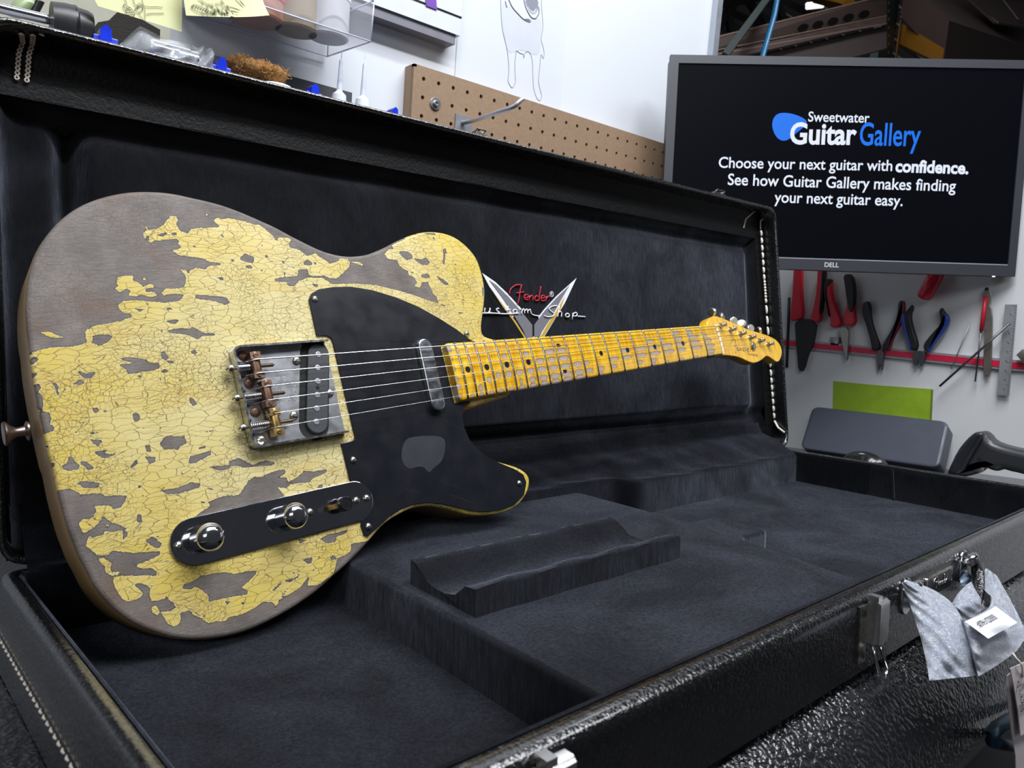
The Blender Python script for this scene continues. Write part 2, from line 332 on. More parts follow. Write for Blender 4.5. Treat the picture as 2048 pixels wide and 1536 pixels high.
for q in [[(500, 760), (560, 700), (660, 740), (650, 800), (600, 795)], [(565, 825), (620, 820), (650, 855), (580, 855)], [(410, 755), (460, 765), (440, 795)], [(275, 950), (320, 940), (360, 960), (320, 980)], [(770, 710), (800, 720), (795, 750), (770, 745)], [(830, 775), (850, 785), (840, 800)], [(935, 770), (975, 790), (950, 815)], [(720, 610), (745, 615), (740, 640)], [(490, 600), (522, 605), (505, 620)], [(1240, 1015), (1320, 1015), (1300, 1055)], [(1165, 790), (1200, 760), (1255, 800), (1250, 820), (1165, 820)],
          [(55, 1120), (170, 1130), (370, 1150), (410, 1205), (370, 1230), (250, 1190), (60, 1165)], [(720, 870), (755, 870), (740, 890)], [(1045, 835), (1080, 850), (1060, 865)], [(300, 503), (330, 508), (365, 542), (335, 535)], [(1150, 700), (1180, 705), (1165, 725)], [(955, 895), (980, 895), (975, 930), (955, 925)], [(1262, 785), (1300, 800), (1290, 830)], [(675, 1248), (695, 1255), (685, 1268)]]: W.append(cB(q))
for q in [[(1275, 1262), (1340, 1270), (1400, 1275), (1320, 1300)], [(1380, 1208), (1430, 1222), (1410, 1236)], [(1590, 1270), (1640, 1250), (1670, 1275), (1620, 1287)], [(1590, 1395), (1660, 1380), (1725, 1375), (1720, 1410), (1670, 1425)], [(1530, 1488), (1585, 1486), (1560, 1512)], [(1130, 1408), (1150, 1415), (1142, 1435)], [(1812, 882), (1840, 885), (1835, 915), (1818, 912)], [(1500, 515), (1580, 485), (1640, 490), (1600, 510), (1560, 530)], [(1640, 490), (1700, 485), (1710, 512), (1660, 516)]]: W.append(cA(q))
for q in [[(200, 535), (320, 530), (400, 510), (410, 470), (500, 440), (560, 470), (640, 510), (770, 465), (890, 490), (830, 520), (760, 520), (560, 540), (470, 520), (400, 530), (330, 570), (250, 555)], [(50, 355), (150, 310), (160, 340), (60, 360)],
          [(50, 1040), (150, 970), (210, 930), (200, 905), (110, 900), (180, 890), (240, 870), (350, 830), (500, 820), (550, 750), (600, 670), (660, 630), (720, 640), (780, 610), (900, 565), (970, 560), (980, 600), (900, 640), (990, 640), (1000, 690), (1100, 640), (1170, 570), (1260, 580), (1400, 555), (1400, 590), (1260, 650), (1220, 690), (1100, 700), (1030, 710), (990, 750), (900, 740), (960, 820), (900, 950), (500, 1000), (100, 1100)],
          [(35, 580), (80, 560), (50, 600)], [(0, 700), (100, 700), (90, 740), (0, 760)], [(180, 750), (250, 750), (215, 780)], [(1290, 750), (1330, 710), (1370, 720), (1350, 745)], [(1390, 720), (1430, 700), (1440, 720)], [(1100, 1270), (1200, 1280), (1130, 1320)], [(1330, 1270), (1420, 1220), (1500, 1210), (1620, 1170), (1600, 1210), (1500, 1250), (1490, 1300), (1400, 1315)], [(1150, 1480), (1240, 1460), (1250, 1500), (1200, 1520)], [(1430, 1450), (1500, 1440), (1490, 1480), (1440, 1480)], [(0, 200), (200, 165), (340, 130), (200, 180)]]: W.append(cE(q))
for q in [[(490, 220), (560, 215), (720, 235), (700, 280), (620, 290), (540, 285)], [(430, 220), (500, 235), (490, 262)], [(900, 330), (1040, 250), (960, 310)], [(1100, 260), (1170, 265), (1100, 300)], [(1330, 310), (1500, 290), (1640, 230), (1750, 240), (1740, 280), (1620, 320), (1500, 350), (1400, 350)], [(1810, 290), (1890, 290), (1850, 315)], [(1840, 70), (2048, 50), (2048, 90), (1950, 110), (1880, 95)], [(1520, 130), (1580, 130), (1570, 150)], [(1680, 120), (1720, 100), (1700, 130)], [(1180, 820), (1260, 780), (1350, 860), (1320, 910), (1240, 880)], [(1100, 550), (1140, 560), (1150, 640), (1095, 640)], [(950, 710), (1000, 740), (1000, 780), (950, 830)], [(1380, 1020), (1425, 1035), (1390, 1050)], [(1140, 360), (1175, 362), (1160, 378)], [(1250, 760), (1280, 780), (1370, 760), (1300, 795)], [(1285, 105), (1320, 125), (1310, 135)], [(1740, 420), (1840, 440), (1760, 450)]]: W.append(cG(q))
for q in [[(930, 505), (970, 450), (1060, 420), (1130, 370), (1280, 340), (1400, 330), (1480, 350), (1600, 320), (1710, 310), (1690, 360), (1620, 430), (1550, 490), (1620, 520), (1610, 560), (1480, 580), (1350, 600), (1210, 640), (1215, 570), (1150, 520), (1080, 475), (1040, 505)], [(1370, 630), (1440, 630), (1410, 665)], [(1540, 640), (1600, 640), (1570, 675)], [(1850, 520), (1950, 460), (1900, 510)], [(790, 490), (880, 455), (850, 480)]]: W.append(cH(q))
for q in [[(520, 830), (600, 760), (650, 730), (600, 790), (540, 835)], [(660, 720), (760, 700), (840, 640), (800, 700), (700, 745)], [(615, 890), (700, 790), (720, 770), (650, 880)], [(840, 515), (900, 500), (950, 480), (940, 540), (900, 555), (880, 525)], [(1120, 490), (1160, 460), (1195, 490), (1150, 510)], [(930, 630), (970, 610), (960, 640)], [(745, 632), (790, 650), (750, 660)], [(875, 450), (895, 455), (885, 475)]]: W.append(cI(q))
for q in [[(600, 380), (640, 370), (700, 375), (745, 420), (740, 450), (680, 465), (640, 430)], [(750, 440), (830, 455), (880, 435), (925, 485), (900, 515), (840, 510), (790, 480)], [(830, 610), (900, 600), (930, 640), (880, 650), (835, 640)], [(980, 620), (1060, 660), (1120, 710), (1080, 720), (1040, 690)], [(1050, 350), (1080, 340), (1100, 400), (1080, 390), (1070, 510), (1045, 500), (1060, 420)], [(945, 230), (970, 225), (970, 265)], [(1140, 240), (1170, 245), (1150, 260)], [(860, 180), (990, 180), (980, 205), (880, 200)], [(1170, 495), (1190, 500), (1180, 525)], [(980, 565), (1000, 570), (990, 580)], [(835, 545), (860, 555), (845, 565)], [(1170, 990), (1270, 1000), (1240, 1015)], [(1015, 905), (1100, 935), (1050, 935)], [(1145, 915), (1190, 920), (1165, 930)], [(1250, 855), (1285, 880), (1265, 880)], [(1350, 910), (1385, 930)], [(1405, 935), (1460, 980), (1440, 970)], [(1265, 690), (1300, 680), (1285, 695)], [(1325, 1100), (1350, 1105), (1335, 1120)], [(710, 580), (760, 585), (750, 605)], [(1455, 740), (1475, 740), (1470, 850), (1460, 850)]]:
    if len(q) > 2: W.append(cC(q))
for q in [[(1100, 945), (1190, 930), (1270, 930), (1250, 980), (1320, 1000), (1370, 1045), (1430, 1010), (1480, 1030), (1470, 1050), (1390, 1065), (1380, 1100), (1470, 1095), (1510, 1130), (1450, 1150), (1340, 1120), (1290, 1145), (1210, 1130), (1240, 1080), (1190, 1060), (1130, 1100), (1070, 1060), (1110, 1040), (1090, 1000)], [(1350, 950), (1400, 960), (1395, 975), (1360, 970)], [(1380, 430), (1415, 430), (1400, 462)]]: K.append(cA(q))
K.append(cD([(305, 75), (400, 70), (470, 100), (555, 130), (430, 130), (350, 95)]))
K.append(cB([(150, 290), (190, 300), (170, 315)])); K.append(cB([(1650, 785), (1740, 790), (1785, 830), (1730, 815), (1680, 800)]))
K.append(cG([(695, 1010), (760, 1005), (835, 1060), (820, 1100), (840, 1160), (910, 1140), (915, 1170), (840, 1185), (770, 1150), (770, 1100)])); K.append(cG([(775, 665), (815, 655), (800, 690), (780, 690)])); K.append(cG([(500, 330), (600, 330), (615, 350), (540, 350), (520, 370)]))
K.append(cH([(635, 690), (670, 670), (715, 730), (690, 770), (630, 740)]))
W = [gpl(q) for q in W]; K = [gpl(q) for q in K]
def sdist(P, poly):
    A = np.array(poly, float); B = np.roll(A, -1, 0); d2 = np.full(len(P), 1e9); ins = np.zeros(len(P), bool)
    for a, b in zip(A, B):
        e = b-a; L = e.dot(e)+1e-12; t = np.clip(((P-a)@e)/L, 0, 1); q = P-(a+t[:, None]*e); d2 = np.minimum(d2, (q*q).sum(1))
        c = ((a[1] > P[:, 1]) != (b[1] > P[:, 1])); ins ^= c & (P[:, 0] < (b[0]-a[0])*(P[:, 1]-a[1])/((b[1]-a[1]) if b[1] != a[1] else 1e-12)+a[0])
    d = np.sqrt(d2); return np.where(ins, d, -d)
def bare(P):
    r = np.full(len(P), -6.0)
    for q in W:
        A = np.array(q); lo = A.min(0)-6; hi = A.max(0)+6
        m = ((P > lo) & (P < hi)).all(1)
        if m.any(): r[m] = np.maximum(r[m], sdist(P[m], q))
    for q in K:
        A = np.array(q); lo = A.min(0)-6; hi = A.max(0)+6
        m = ((P > lo) & (P < hi)).all(1)
        if m.any(): r[m] = np.minimum(r[m], -sdist(P[m], q))
    return np.clip(r, -6, 6)
RO = 3.2
inner = inset(outline, RO)
A = np.array(inner); st = 1.25
gx, gy = np.meshgrid(np.arange(A[:, 0].min(), A[:, 0].max(), st), np.arange(A[:, 1].min(), A[:, 1].max(), st))
G = np.stack([gx.ravel(), gy.ravel()], 1); G = G[sdist(G, inner) > st*.6]
pts = [Vector(p) for p in inner]+[Vector(p) for p in G]
res = delaunay_2d_cdt(pts, [], [list(range(len(inner)))], 1, 1e-5)
fv = [tuple(v) for v in res[0]]; ff = [list(f) for f in res[2]]
b = MB(); b.add([(x, y, 0) for x, y in fv], ff)
n = len(outline); rings = []
for k in range(1, 5):
    a = PI/2*k/4; o = inset(outline, RO*(1-math.sin(a))); rings.append([(x, y, -RO*(1-math.cos(a))) for x, y in o])
rings.append([(x, y, -41) for x, y in outline]); rings.append([(x, y, -44) for x, y in inset(outline, 3)])
ring0 = [(x, y, 0) for x, y in inner]
allr = [ring0]+rings
base = len(b.v)
for r in allr: b.v += r
for k in range(len(allr)-1):
    b.cur = 0 if k < 3 else 1
    for i in range(n):
        j = (i+1) % n; b.f.append([base+k*n+i, base+k*n+j, base+(k+1)*n+j, base+(k+1)*n+i]); b.mi.append(b.cur)
b.f.append([base+(len(allr)-1)*n+i for i in range(n)][::-1]); b.mi.append(1)
PB = np.array([(v[0], v[1]) for v in b.v]); bare_v = bare(PB)

t = NT('relic_butterscotch_paint'); c = t.co(); mm = t.scale(c, (1000, 1000, 1000))
att = t.n('ShaderNodeAttribute', attribute_name='bare').outputs['Fac']
nz = t.noise(mm, .55, 4, .65)
sd = t.math('ADD', att, t.math('MULTIPLY', t.math('SUBTRACT', nz, .5), 2.2))
pit = t.noise(t.scale(mm, (.6, 1, 1)), .16, 5, .7); pit = t.ramp(pit, .70, .73)
chips = t.n('ShaderNodeTexVoronoi', {'Vector': t.scale(mm, (.055, .075, .06)), 'Scale': 1.0, 'Randomness': 1.0}).outputs['Distance']
chipm = t.math('MULTIPLY', t.ramp(t.math('ADD', chips, t.math('MULTIPLY', nz, .06)), .095, .075), t.ramp(t.noise(mm, .02, 1), .45, .5))
woodm = t.math('MAXIMUM', t.ramp(sd, -.10, .10), chipm, clamp=True)
# crazing
dn = t.n('ShaderNodeTexNoise', {'Vector': mm, 'Scale': .09, 'Detail': 3.0}).outputs['Color']
warp = t.n('ShaderNodeVectorMath', {0: t.n('ShaderNodeVectorMath', {0: dn, 1: (.5, .5, .5)}, operation='SUBTRACT').outputs[0], 1: (9, 7, 0)}, operation='MULTIPLY').outputs[0]
wc = t.n('ShaderNodeVectorMath', {0: mm, 1: warp}, operation='ADD').outputs[0]
def vor(sc, vs): return t.n('ShaderNodeTexVoronoi', {'Vector': t.scale(wc, vs), 'Scale': sc, 'Randomness': .95}, feature='DISTANCE_TO_EDGE', voronoi_dimensions='2D').outputs['Distance']
v1 = vor(1.0, (.085, .21, .001)); v2 = vor(1.0, (.30, .22, .001)); v3 = vor(1.0, (.05, .42, .001))
dens = t.noise(mm, .018, 2)
k1 = t.ramp(v1, .012, .030, 1, 0); k2 = t.math('MULTIPLY', t.ramp(v2, .018, .045, 1, 0), t.ramp(dens, .44, .56))
k3 = t.math('MULTIPLY', t.ramp(v3, .014, .034, 1, 0), t.ramp(t.noise(mm, .03, 1), .46, .56))
crack = t.math('MAXIMUM', t.math('MAXIMUM', k1, k2), k3)
blotch = t.noise(t.scale(mm, (.5, 1, 1)), .030, 3)
sep = t.n('ShaderNodeSeparateXYZ', {0: mm})
edgeness = t.ramp(t.n('ShaderNodeVectorMath', {0: t.scale(t.n('ShaderNodeVectorMath', {0: mm, 1: (60, 0, 0)}, operation='SUBTRACT').outputs[0], (1, 1.25, 0))}, operation='LENGTH').outputs['Value'], 70, 210)
yel = t.mix(t.math('ADD', t.math('MULTIPLY', edgeness, .7), t.math('MULTIPLY', t.math('SUBTRACT', blotch, .5), 1.4), clamp=True), (.62, .54, .27), (.56, .41, .045))
amber = t.ramp(t.noise(t.scale(mm, (.35, 1.3, 1)), .05, 4, .6), .52, .72, 0, .65)
yel = t.mix(amber, yel, (.54, .36, .09))
grain = t.noise(t.scale(mm, (.10, 2.2, 1)), .55, 4, .6)
yel = t.mix(t.ramp(grain, .5, .75, 0, .22), yel, (.38, .26, .08))
yel = t.mix(t.math('MULTIPLY', crack, .85), yel, (.13, .08, .028))
woodn = t.noise(t.scale(mm, (.12, 1.6, 1)), .9, 5, .65); wb = t.noise(mm, .035, 4, .6)
wood = t.mix(t.ramp(wb, .3, .72), (.100, .083, .074), (.215, .185, .165))
wood = t.mix(t.ramp(woodn, .40, .68, 0, .55), wood, (.060, .045, .038))
wood = t.mix(t.math('MULTIPLY', t.ramp(t.noise(mm, .35, 4, .7), .66, .74), .5), wood, (.36, .30, .22))
wood = t.mix(t.math('MULTIPLY', t.ramp(t.noise(mm, .022, 3), .56, .68), .45), wood, (.14, .075, .045))
edge_dark = t.math('MULTIPLY', t.ramp(sd, 0, .15), t.ramp(sd, .25, .75, 1, 0))
wood = t.mix(t.math('MULTIPLY', edge_dark, .8), wood, (.030, .022, .018))
edge_lt = t.math('MULTIPLY', t.ramp(sd, -.45, -.15), .6)
yel = t.mix(edge_lt, yel, (.70, .62, .34))
t.set(Base_Color=t.mix(woodm, yel, wood), Roughness=t.ramp(woodm, 0, 1, .30, .62), Specular_IOR_Level=.45)
hgt = t.math('ADD', t.math('MULTIPLY', woodm, -1.0), t.math('MULTIPLY', crack, -.35)); hgt = t.math('ADD', hgt, t.math('MULTIPLY', t.math('MULTIPLY', woodn, woodm), .5))
t.bump(hgt, .8, .00035); M_face = t.m
t = NT('aged_amber_body_side'); c = t.co(); mm = t.scale(c, (1000, 1000, 1000))
f = t.noise(mm, .05, 4); sp = t.ramp(t.noise(t.scale(mm, (1, .35, .35)), .30, 3, .7), .66, .70)
col = t.mix(f, (.40, .235, .09), (.58, .37, .15)); col = t.mix(t.math('MULTIPLY', sp, .8), col, (.05, .03, .02))
t.set(Base_Color=col, Roughness=.38); t.bump(sp, .3, .0003); M_side = t.m
body = b.build('body', [M_face, M_side], guitar, 1.2)
at_ = body.data.attributes.new('bare', 'FLOAT', 'POINT'); at_.data.foreach_set('value', bare_v.astype(np.float32))

def screw_mb(m, r=3.2, h=1.7, rot=.4, flat=False):
    b = MB()
    prof = [(r, -.6), (r, .25), (r*.92, .6 if not flat else .4), (r*.7, h*.8), (r*.35, h)] if not flat else [(r, -.6), (r, .2), (r*.9, .45), (r*.3, .5)]
    b.lathe(prof, 18, m); b.cur = 1; top = h+.02 if not flat else .56
    for a in (rot, rot+PI/2):
        d = np.array([math.cos(a), math.sin(a)]); q = np.array([-d[1], d[0]])
        L, wd = r*.62, r*.17
        poly = [tuple(-d*L-q*wd), tuple(d*L-q*wd), tuple(d*L+q*wd), tuple(-d*L+q*wd)]
        z0 = top-(.55 if not flat else .2)
        b.prism(poly, z0-.3, top+.04-(.28 if not flat else 0), m)
        if flat == 'slot': break
    return b
def screw(x, y, z, par, mat=None, r=3.2, rot=.4, name='screw'):
    return screw_mb(at(x, y, z), r, 1.7, rot).build(name, [mat or M_nickel, M_blackhole], par, SM)

# pickguard
pg = [(p[0], p[1]) for p in gpl(cJ([(50, 160), (62, 128), (100, 105), (180, 92), (280, 90), (400, 110), (530, 150), (650, 200), (760, 262), (860, 325), (920, 372), (955, 392)]), 1.6)]
pg += [(225, 28.5), (180, 28.5), (180, -29), (200, -29.5)]
pg += gpl(cJ([(898, 765), (890, 800), (902, 865), (932, 932), (982, 988), (1042, 1034), (1112, 1064), (1180, 1092), (1226, 1122), (1243, 1165), (1230, 1232), (1180, 1285), (1110, 1314), (1030, 1327), (950, 1323), (860, 1303), (780, 1284), (700, 1276), (620, 1286), (558, 1308), (490, 1353), (420, 1418), (372, 1462), (352, 1452), (335, 1400)]), 1.6)
pg += [(60, -110), (62, -86)] + gpl(PX(380, 830, 5.12)([(1640, 670), (1575, 400), (1550, 292), (1640, 270), (1682, 250), (1690, 205)]), 1.6) + gpl(PX(440, 660, 6.143)([(1650, 1270), (1385, 135), (1360, 90), (1310, 68), (1192, 75)]), 1.6)
t = NT('black_bakelite'); c = t.co(); mm = t.scale(c, (1000, 1000, 1000))
rot_ = t.n('ShaderNodeVectorRotate', {'Vector': mm, 'Angle': .5}, rotation_type='Z_AXIS').outputs[0]
scr = t.math('MAXIMUM', t.ramp(t.noise(t.scale(rot_, (.012, 2.2, 1)), 1.0, 2), .735, .76), t.ramp(t.noise(t.scale(mm, (1.8, .02, 1)), 1.0, 2), .755, .775)); du = t.ramp(t.noise(mm, 1.4, 2, .6), .74, .78)
t.set(Base_Color=t.mix(t.math('MAXIMUM', t.math('MULTIPLY', scr, .10), t.math('MULTIPLY', du, .12)), (.0075, .0085, .012), (.25, .26, .28)), Roughness=t.ramp(t.noise(mm, .05, 4), .3, .7, .26, .40), Specular_IOR_Level=.28, Coat_Weight=.08, Coat_Roughness=.1)
M_pg = t.m
o = MB().prism(pg, 0.05, 1.6, None, .45).build('pickguard', M_pg, guitar, .5); pgo = o
ghost = gpl(cJ([(575, 925), (640, 912), (720, 908), (780, 915), (798, 940), (795, 1000), (775, 1055), (730, 1085), (712, 1113), (690, 1095), (680, 1080), (640, 1078), (620, 1088), (590, 1088), (565, 1060), (553, 1010)]), 1.6)
M_ghost = pbr('dull_pickguard_patch', (.017, .019, .026), .5, 0, .08)
o = MB().prism(chaikin(ghost, 2), 1.55, 1.66).build('faded_patch', M_ghost, pgo); tag(o, 'dull grey unpolished patch on the pickguard')
for x, y in ((61.5, 77.6), (215.1, 37.1), (63.2, -62.6), (234.1, -117.5), (63.5, -118.5)): screw(x, y, 1.7, pgo, r=3.0, rot=random.uniform(0, 1.5))

# bridge
b = MB().prism(rrect(-19.5, -40, 61.5, 40, 4), 0.1, 1.6)
bridge = b.build('bridge_plate', M_plate, guitar, .5)
def rimwall(z1=10.0, th=1.6):
    b = MB(); path = [(61.5, -40), (-13.5, -40), (-17, -39), (-19, -36.8), (-19.5, -34), (-19.5, 34), (-19, 36.8), (-17, 39), (-13.5, 40), (61.5, 40)]
    inn = [(61.5, -40+th), (-13.5, -40+th), (-16, -39+th), (-17.6, -36.2), (-19.5+th, -34), (-19.5+th, 34), (-17.6, 36.2), (-16, 39-th), (-13.5, 40-th), (61.5, 40-th)]
    n = len(path); vs = []
    for ring, z in ((path, .1), (path, z1-.5), (path, z1), (inn, z1), (inn, 1.2)):
        vs += [(x, y, z - (1.2 if x > 60 and z > 5 else 0)) for x, y in ring]
    fs = [(k*n+i, k*n+i+1, (k+1)*n+i+1, (k+1)*n+i) for k in range(4) for i in range(n-1)]
    fs += [(0, n, 2*n, 3*n, 4*n), (4*n+n-1, 3*n+n-1, 2*n+n-1, n+n-1, n-1)]
    return b.add(vs, fs)
rimwall().build('bridge_rim', pbr('chipped_chrome_rim', (.62, .61, .58), .22, 1, .3, 260), bridge, .5)
for x, y in ((-9.5, 33.5), (-9.5, 11.2), (-9.3, -11.5), (-8.8, -33.6)): screw(x, y, 1.7, bridge, M_rust if y > -20 else M_nickel, 4.0, random.uniform(0, 1.5))
for x, y, r in ((33.1, 25.9, 3.6), (20.7, -18.4, 3.6), (55.5, -4.3, 3.4)): screw(x, y, 2.2, bridge, M_nickel, r, .5, 'pickup_screw')
cav = stadium((50, 29.5), (35.8, -28.5), 12.8)
MB().prism(cav, 1.4, 1.72).build('pickup_opening', M_blackhole, bridge)
bp = MB().prism(stadium((52.2, 28.4), (38.0, -26.6), 9.2, 14), 1.0, 4.2, None, .6).build('bridge_pickup', pbr('dusty_black_flatwork', (.035, .037, .042), .6, 0, .35, 500, .5, 1500, .0004), guitar, .5)
for x, y in ((51.7, 28.8), (48.7, 17.6), (46.1, 6.3), (43.0, -5.0), (40.1, -16.0), (37.2, -26.8)):
    MB().lathe([(2.4, 3.6), (2.4, 4.45), (2.1, 4.55)], 16, at(x, y)).build('pole_piece', M_steel, bp, SM)
MB().lathe([(1.6, 3.9), (1.6, 4.32)], 14, at(44.7, 1)).build('eyelet_hole', M_blackhole, bp)
ys0 = [27, 16.2, 5.4, -5.4, -16.2, -27]
def sad(xc, y0, y1, mat, ys):
    b = MB(); b.lathe([(3.9, 0), (4.1, .6), (4.1, abs(y1-y0)-.6), (3.9, abs(y1-y0))], 20, lambda p: (xc+p[0], y0+p[2], 8.0+p[1]))
    for y in (y0+.2, y1-5.6): b.box((xc-4.1, y, 4.2), (xc+4.1, y+5.4, 12.0))
    s = b.build('saddle', mat, guitar, SM)
    for y in (y0+3, y1-3):
        k = MB(); k.lathe([(1.9, 5), (1.9, 12.4), (1.6, 12.6)], 14, at(xc, y)); k.cur = 1; k.box((-1.8, -.35, 12.5), (1.8, .35, 12.66), at(xc, y)); k.build('height_screw', [mat, M_blackhole], s, SM)
    ym = (y0+y1)/2
    k = MB(); k.lathe([(1.2, -24.5), (1.2, xc+14), (.5, xc+15.5)], 10, lambda p: (p[2], ym+p[0], 6.8+p[1])); 
    for q in range(14): k.lathe([(1.15, 0), (1.6, .3), (1.15, .6)], 10, lambda p, q=q: (xc+4.2+q*.75+p[2], ym+p[0], 6.8+p[1]))
    k.build('intonation_screw', pbr('dull_screw_steel', (.33, .27, .2), .4, 1, .3, 400), s, SM)
    k = MB(); k.lathe([(.6, -25.6), (2.6, -25.2), (3.3, -23.6), (3.3, -22.2), (1.2, -22)], 16, lambda p: (p[2], ym+p[0], 6.8+p[1])); k.cur = 1; k.box((-25.75, ym-.35, 4.2), (-25.3, ym+.35, 9.4)); k.build('screw_head', [M_nickel, M_blackhole], s, SM)
    L0, L1, turns = -17.6, xc-4.3, 10; hp = []
    for q in range(turns*10+1): a = 2*PI*q/10; hp.append((L0+(L1-L0)*q/(turns*10), ym+2.7*math.cos(a), 6.8+2.7*math.sin(a)))
    MB().tube(hp, .42, 6).build('spring', M_chrome, s, 3.2)
sad(-4.2, 12.4, 33.6, M_bronze, 0); sad(0.0, -10.7, 10.6, M_bronze, 0); sad(1.6, -33.6, -12.3, M_brass, 0)
for i, y in enumerate([28.2, 16.7, 5.5, -6.1, -17.4, -28.7]):
    MB().prism(rrect(-16.4, y-1.3, -13.6, y+1.3, .6, 2), 1.4, 1.75).build('string_slot', M_blackhole, bridge)

# control plate
cp = MB().prism(stadium((-69.8, -96), (56.4, -96), 16.6, 18), .1, 2.0, None, .5, 3).build('control_plate', M_chrome_dark, guitar, .45)
for x, y in ((-81.2, -96.4), (67.3, -95.8), (57.5, -95.6), (16.6, -95.7)): screw(x, y, 2.1, cp, M_nickel, 3.1, random.uniform(0, 1.5))
t = NT('knurled_chrome'); c = t.co(); 
mmv = t.scale(c, (1000, 1000, 1000))
wv = []
kn_mat = None
def knob(x, y, name):
    b = MB(); n = 56; h = 20.5; prof = [(9.3, 2.2), (9.3, 3)]
    zs = np.linspace(3, h-2.6, 13); vs = []; fs = []
    for k, z in enumerate(zs):
        for i in range(n):
            bump = .42 if (i+k) % 2 else -.12
            a = 2*PI*i/n; r = 9.25+bump; vs.append((x+r*math.cos(a), y+r*math.sin(a), z))
    for k in range(len(zs)-1):
        for i in range(n): j = (i+1) % n; fs.append((k*n+i, k*n+j, (k+1)*n+j, (k+1)*n+i))
    b.add(vs, fs); b.lathe([(9.3, 2.05), (9.3, 3.05)], 48, at(x, y))
    s = b.build(name, M_chrome, guitar, .25)
    MB().lathe([(9.55, h-2.7), (9.75, h-2.2), (9.6, h-1.6), (9.1, h-.6), (8.2, h+.8), (6.8, h+2.2), (5.0, h+3.2), (4.4, h+3.45), (2, h+3.5), (.1, h+3.5)], 48, at(x, y)).build('domed_cap', M_chrome, s, 3.2)
knob(-64.5, -95.8, 'volume_knob'); knob(-2.2, -95.7, 'tone_knob')
sw = MB().prism(stadium((25, -96), (44, -96), 2.0), 1.9, 2.12).build('selector_switch', M_blackhole, guitar)
MB().box((29.5, -98.2, 1.5), (31.5, -93.8, 8)).box((30, -98, 7), (42, -94, 8.4), lambda p: (p[0], p[1], p[2]+(p[0]-30)*.25)).build('switch_lever', M_brass, sw)
MB().lathe([(5.4, 7), (5.9, 8), (5.6, 9.5), (5.2, 10.4), (5.7, 11), (5.7, 14.2), (5.2, 14.9), (4.5, 14.95), (4.3, 14.6), (.1, 14.6)], 28, at(42, -96)).build('switch_tip', M_black, sw, .5)

# neck pickup
npu = MB().prism(stadium((158.4, 26.8), (157.6, -26.8), 7.6, 14), 1.0, 7.6, None, 1.2, 3).build('neck_pickup', pbr('scratched_chrome_cover', (.60, .62, .66), .22, 1, .2, 150, .2, 1200, .0002), guitar, .6)
MB().prism(stadium((158.4, 26.8), (157.6, -26.8), 9.2, 14), 1.5, 1.72).build('pickup_opening', M_blackhole, npu)

# neck
def hw(x): return 21+(648-x)*7/460
RF = 184.
def ztop(x, y): return 7+math.sqrt(RF*RF-y*y)-math.sqrt(RF*RF-hw(x)**2)
def fx(k): return 648*2**(-k/12)
t = NT('amber_maple'); c = t.co(); mm = t.scale(c, (1000, 1000, 1000))
att = t.n('ShaderNodeAttribute', attribute_name='wear').outputs['Fac']
fl = t.noise(t.scale(mm, (.9, .12, .1)), .22, 3, .6, .8); gr = t.noise(t.scale(mm, (.04, 1.6, 1)), 1.2, 4)
am = t.mix(t.ramp(fl, .35, .68), (.62, .30, .006), (.86, .54, .03)); am = t.mix(t.ramp(gr, .5, .8, 0, .45), am, (.46, .20, .005))
sdw = t.math('ADD', att, t.math('MULTIPLY', t.math('SUBTRACT', t.noise(mm, .9, 4, .6), .5), 1.3))
wm = t.ramp(sdw, -.05, .12); em = t.math('MULTIPLY', t.ramp(sdw, -.5, -.05), t.ramp(sdw, .0, .45, 1, 0))
wr = t.mix(t.ramp(t.noise(mm, 1.5, 3, .7), .35, .65), (.28, .21, .16), (.48, .41, .36))
col = t.mix(wm, am, wr); col = t.mix(t.math('MULTIPLY', em, .7), col, (.17, .08, .02))
t.set(Base_Color=col, Roughness=t.ramp(wm, 0, 1, .22, .6), Coat_Weight=t.ramp(wm, 0, 1, .6, 0), Coat_Roughness=.12); t.bump(t.math('MULTIPLY', wm, -1.0), .5, .0002); M_neck = t.m
b = MB(); x0n, x1n = 182., 651.5; NX = 380; NY = 41
def nfn(i, j):
    x = x0n+(x1n-x0n)*i; s = -1+2*j; h = hw(x)
    if x < x0n+3: h -= 3-math.sqrt(max(0, 9-(x0n+3-x)**2))
    y = s*h; return (x, y, ztop(x, min(abs(y), hw(x))) - (.9*max(0, abs(s)-.965)/.035))
b.grid(nfn, NX, NY)
top_n = len(b.v); idx = lambda i, j: j*NX+i
# back of neck
def prof(i):
    x = x0n+(x1n-x0n)*i/(NX-1); h = hw(x); e0 = b.v[idx(i, 0)]; e1 = b.v[idx(i, NY-1)]; out = []
    heel = x < 262; dep = 20.5 if not heel else 24; y0 = e0[1]; y1 = e1[1]; zt = e0[2]
    bl = min(1, max(0, (x-250)/22)); nn = 9
    for k in range(1, nn):
        a = PI*k/nn; yr = -math.cos(a); zr = math.sin(a)**.85
        ys = max(-1, min(1, -math.cos(a)*1.6)); zs_ = min(1, math.sin(a)*1.9)
        yy = yr*bl+ys*(1-bl); zz = zr*bl+zs_*(1-bl)
        out.append(((x), (y0+y1)/2+yy*(y1-y0)/2, zt-1.5-zz*(dep-1.5) if True else 0))
    return out
P = [prof(i) for i in range(0, NX)]
nb = len(P[0]); base = len(b.v)
for p in P: b.v += p
for i in range(NX-1):
    row = lambda i: [idx(i, 0)]+[base+i*nb+k for k in range(nb)]+[idx(i, NY-1)]
    r0, r1 = row(i), row(i+1)
    for k in range(len(r0)-1): b.f.append([r0[k], r0[k+1], r1[k+1], r1[k]]); b.mi.append(0)
for i in (0, NX-1): b.f.append([idx(i, j) for j in range(NY)]+[base+i*nb+k for k in range(nb-1, -1, -1)]); b.mi.append(0)
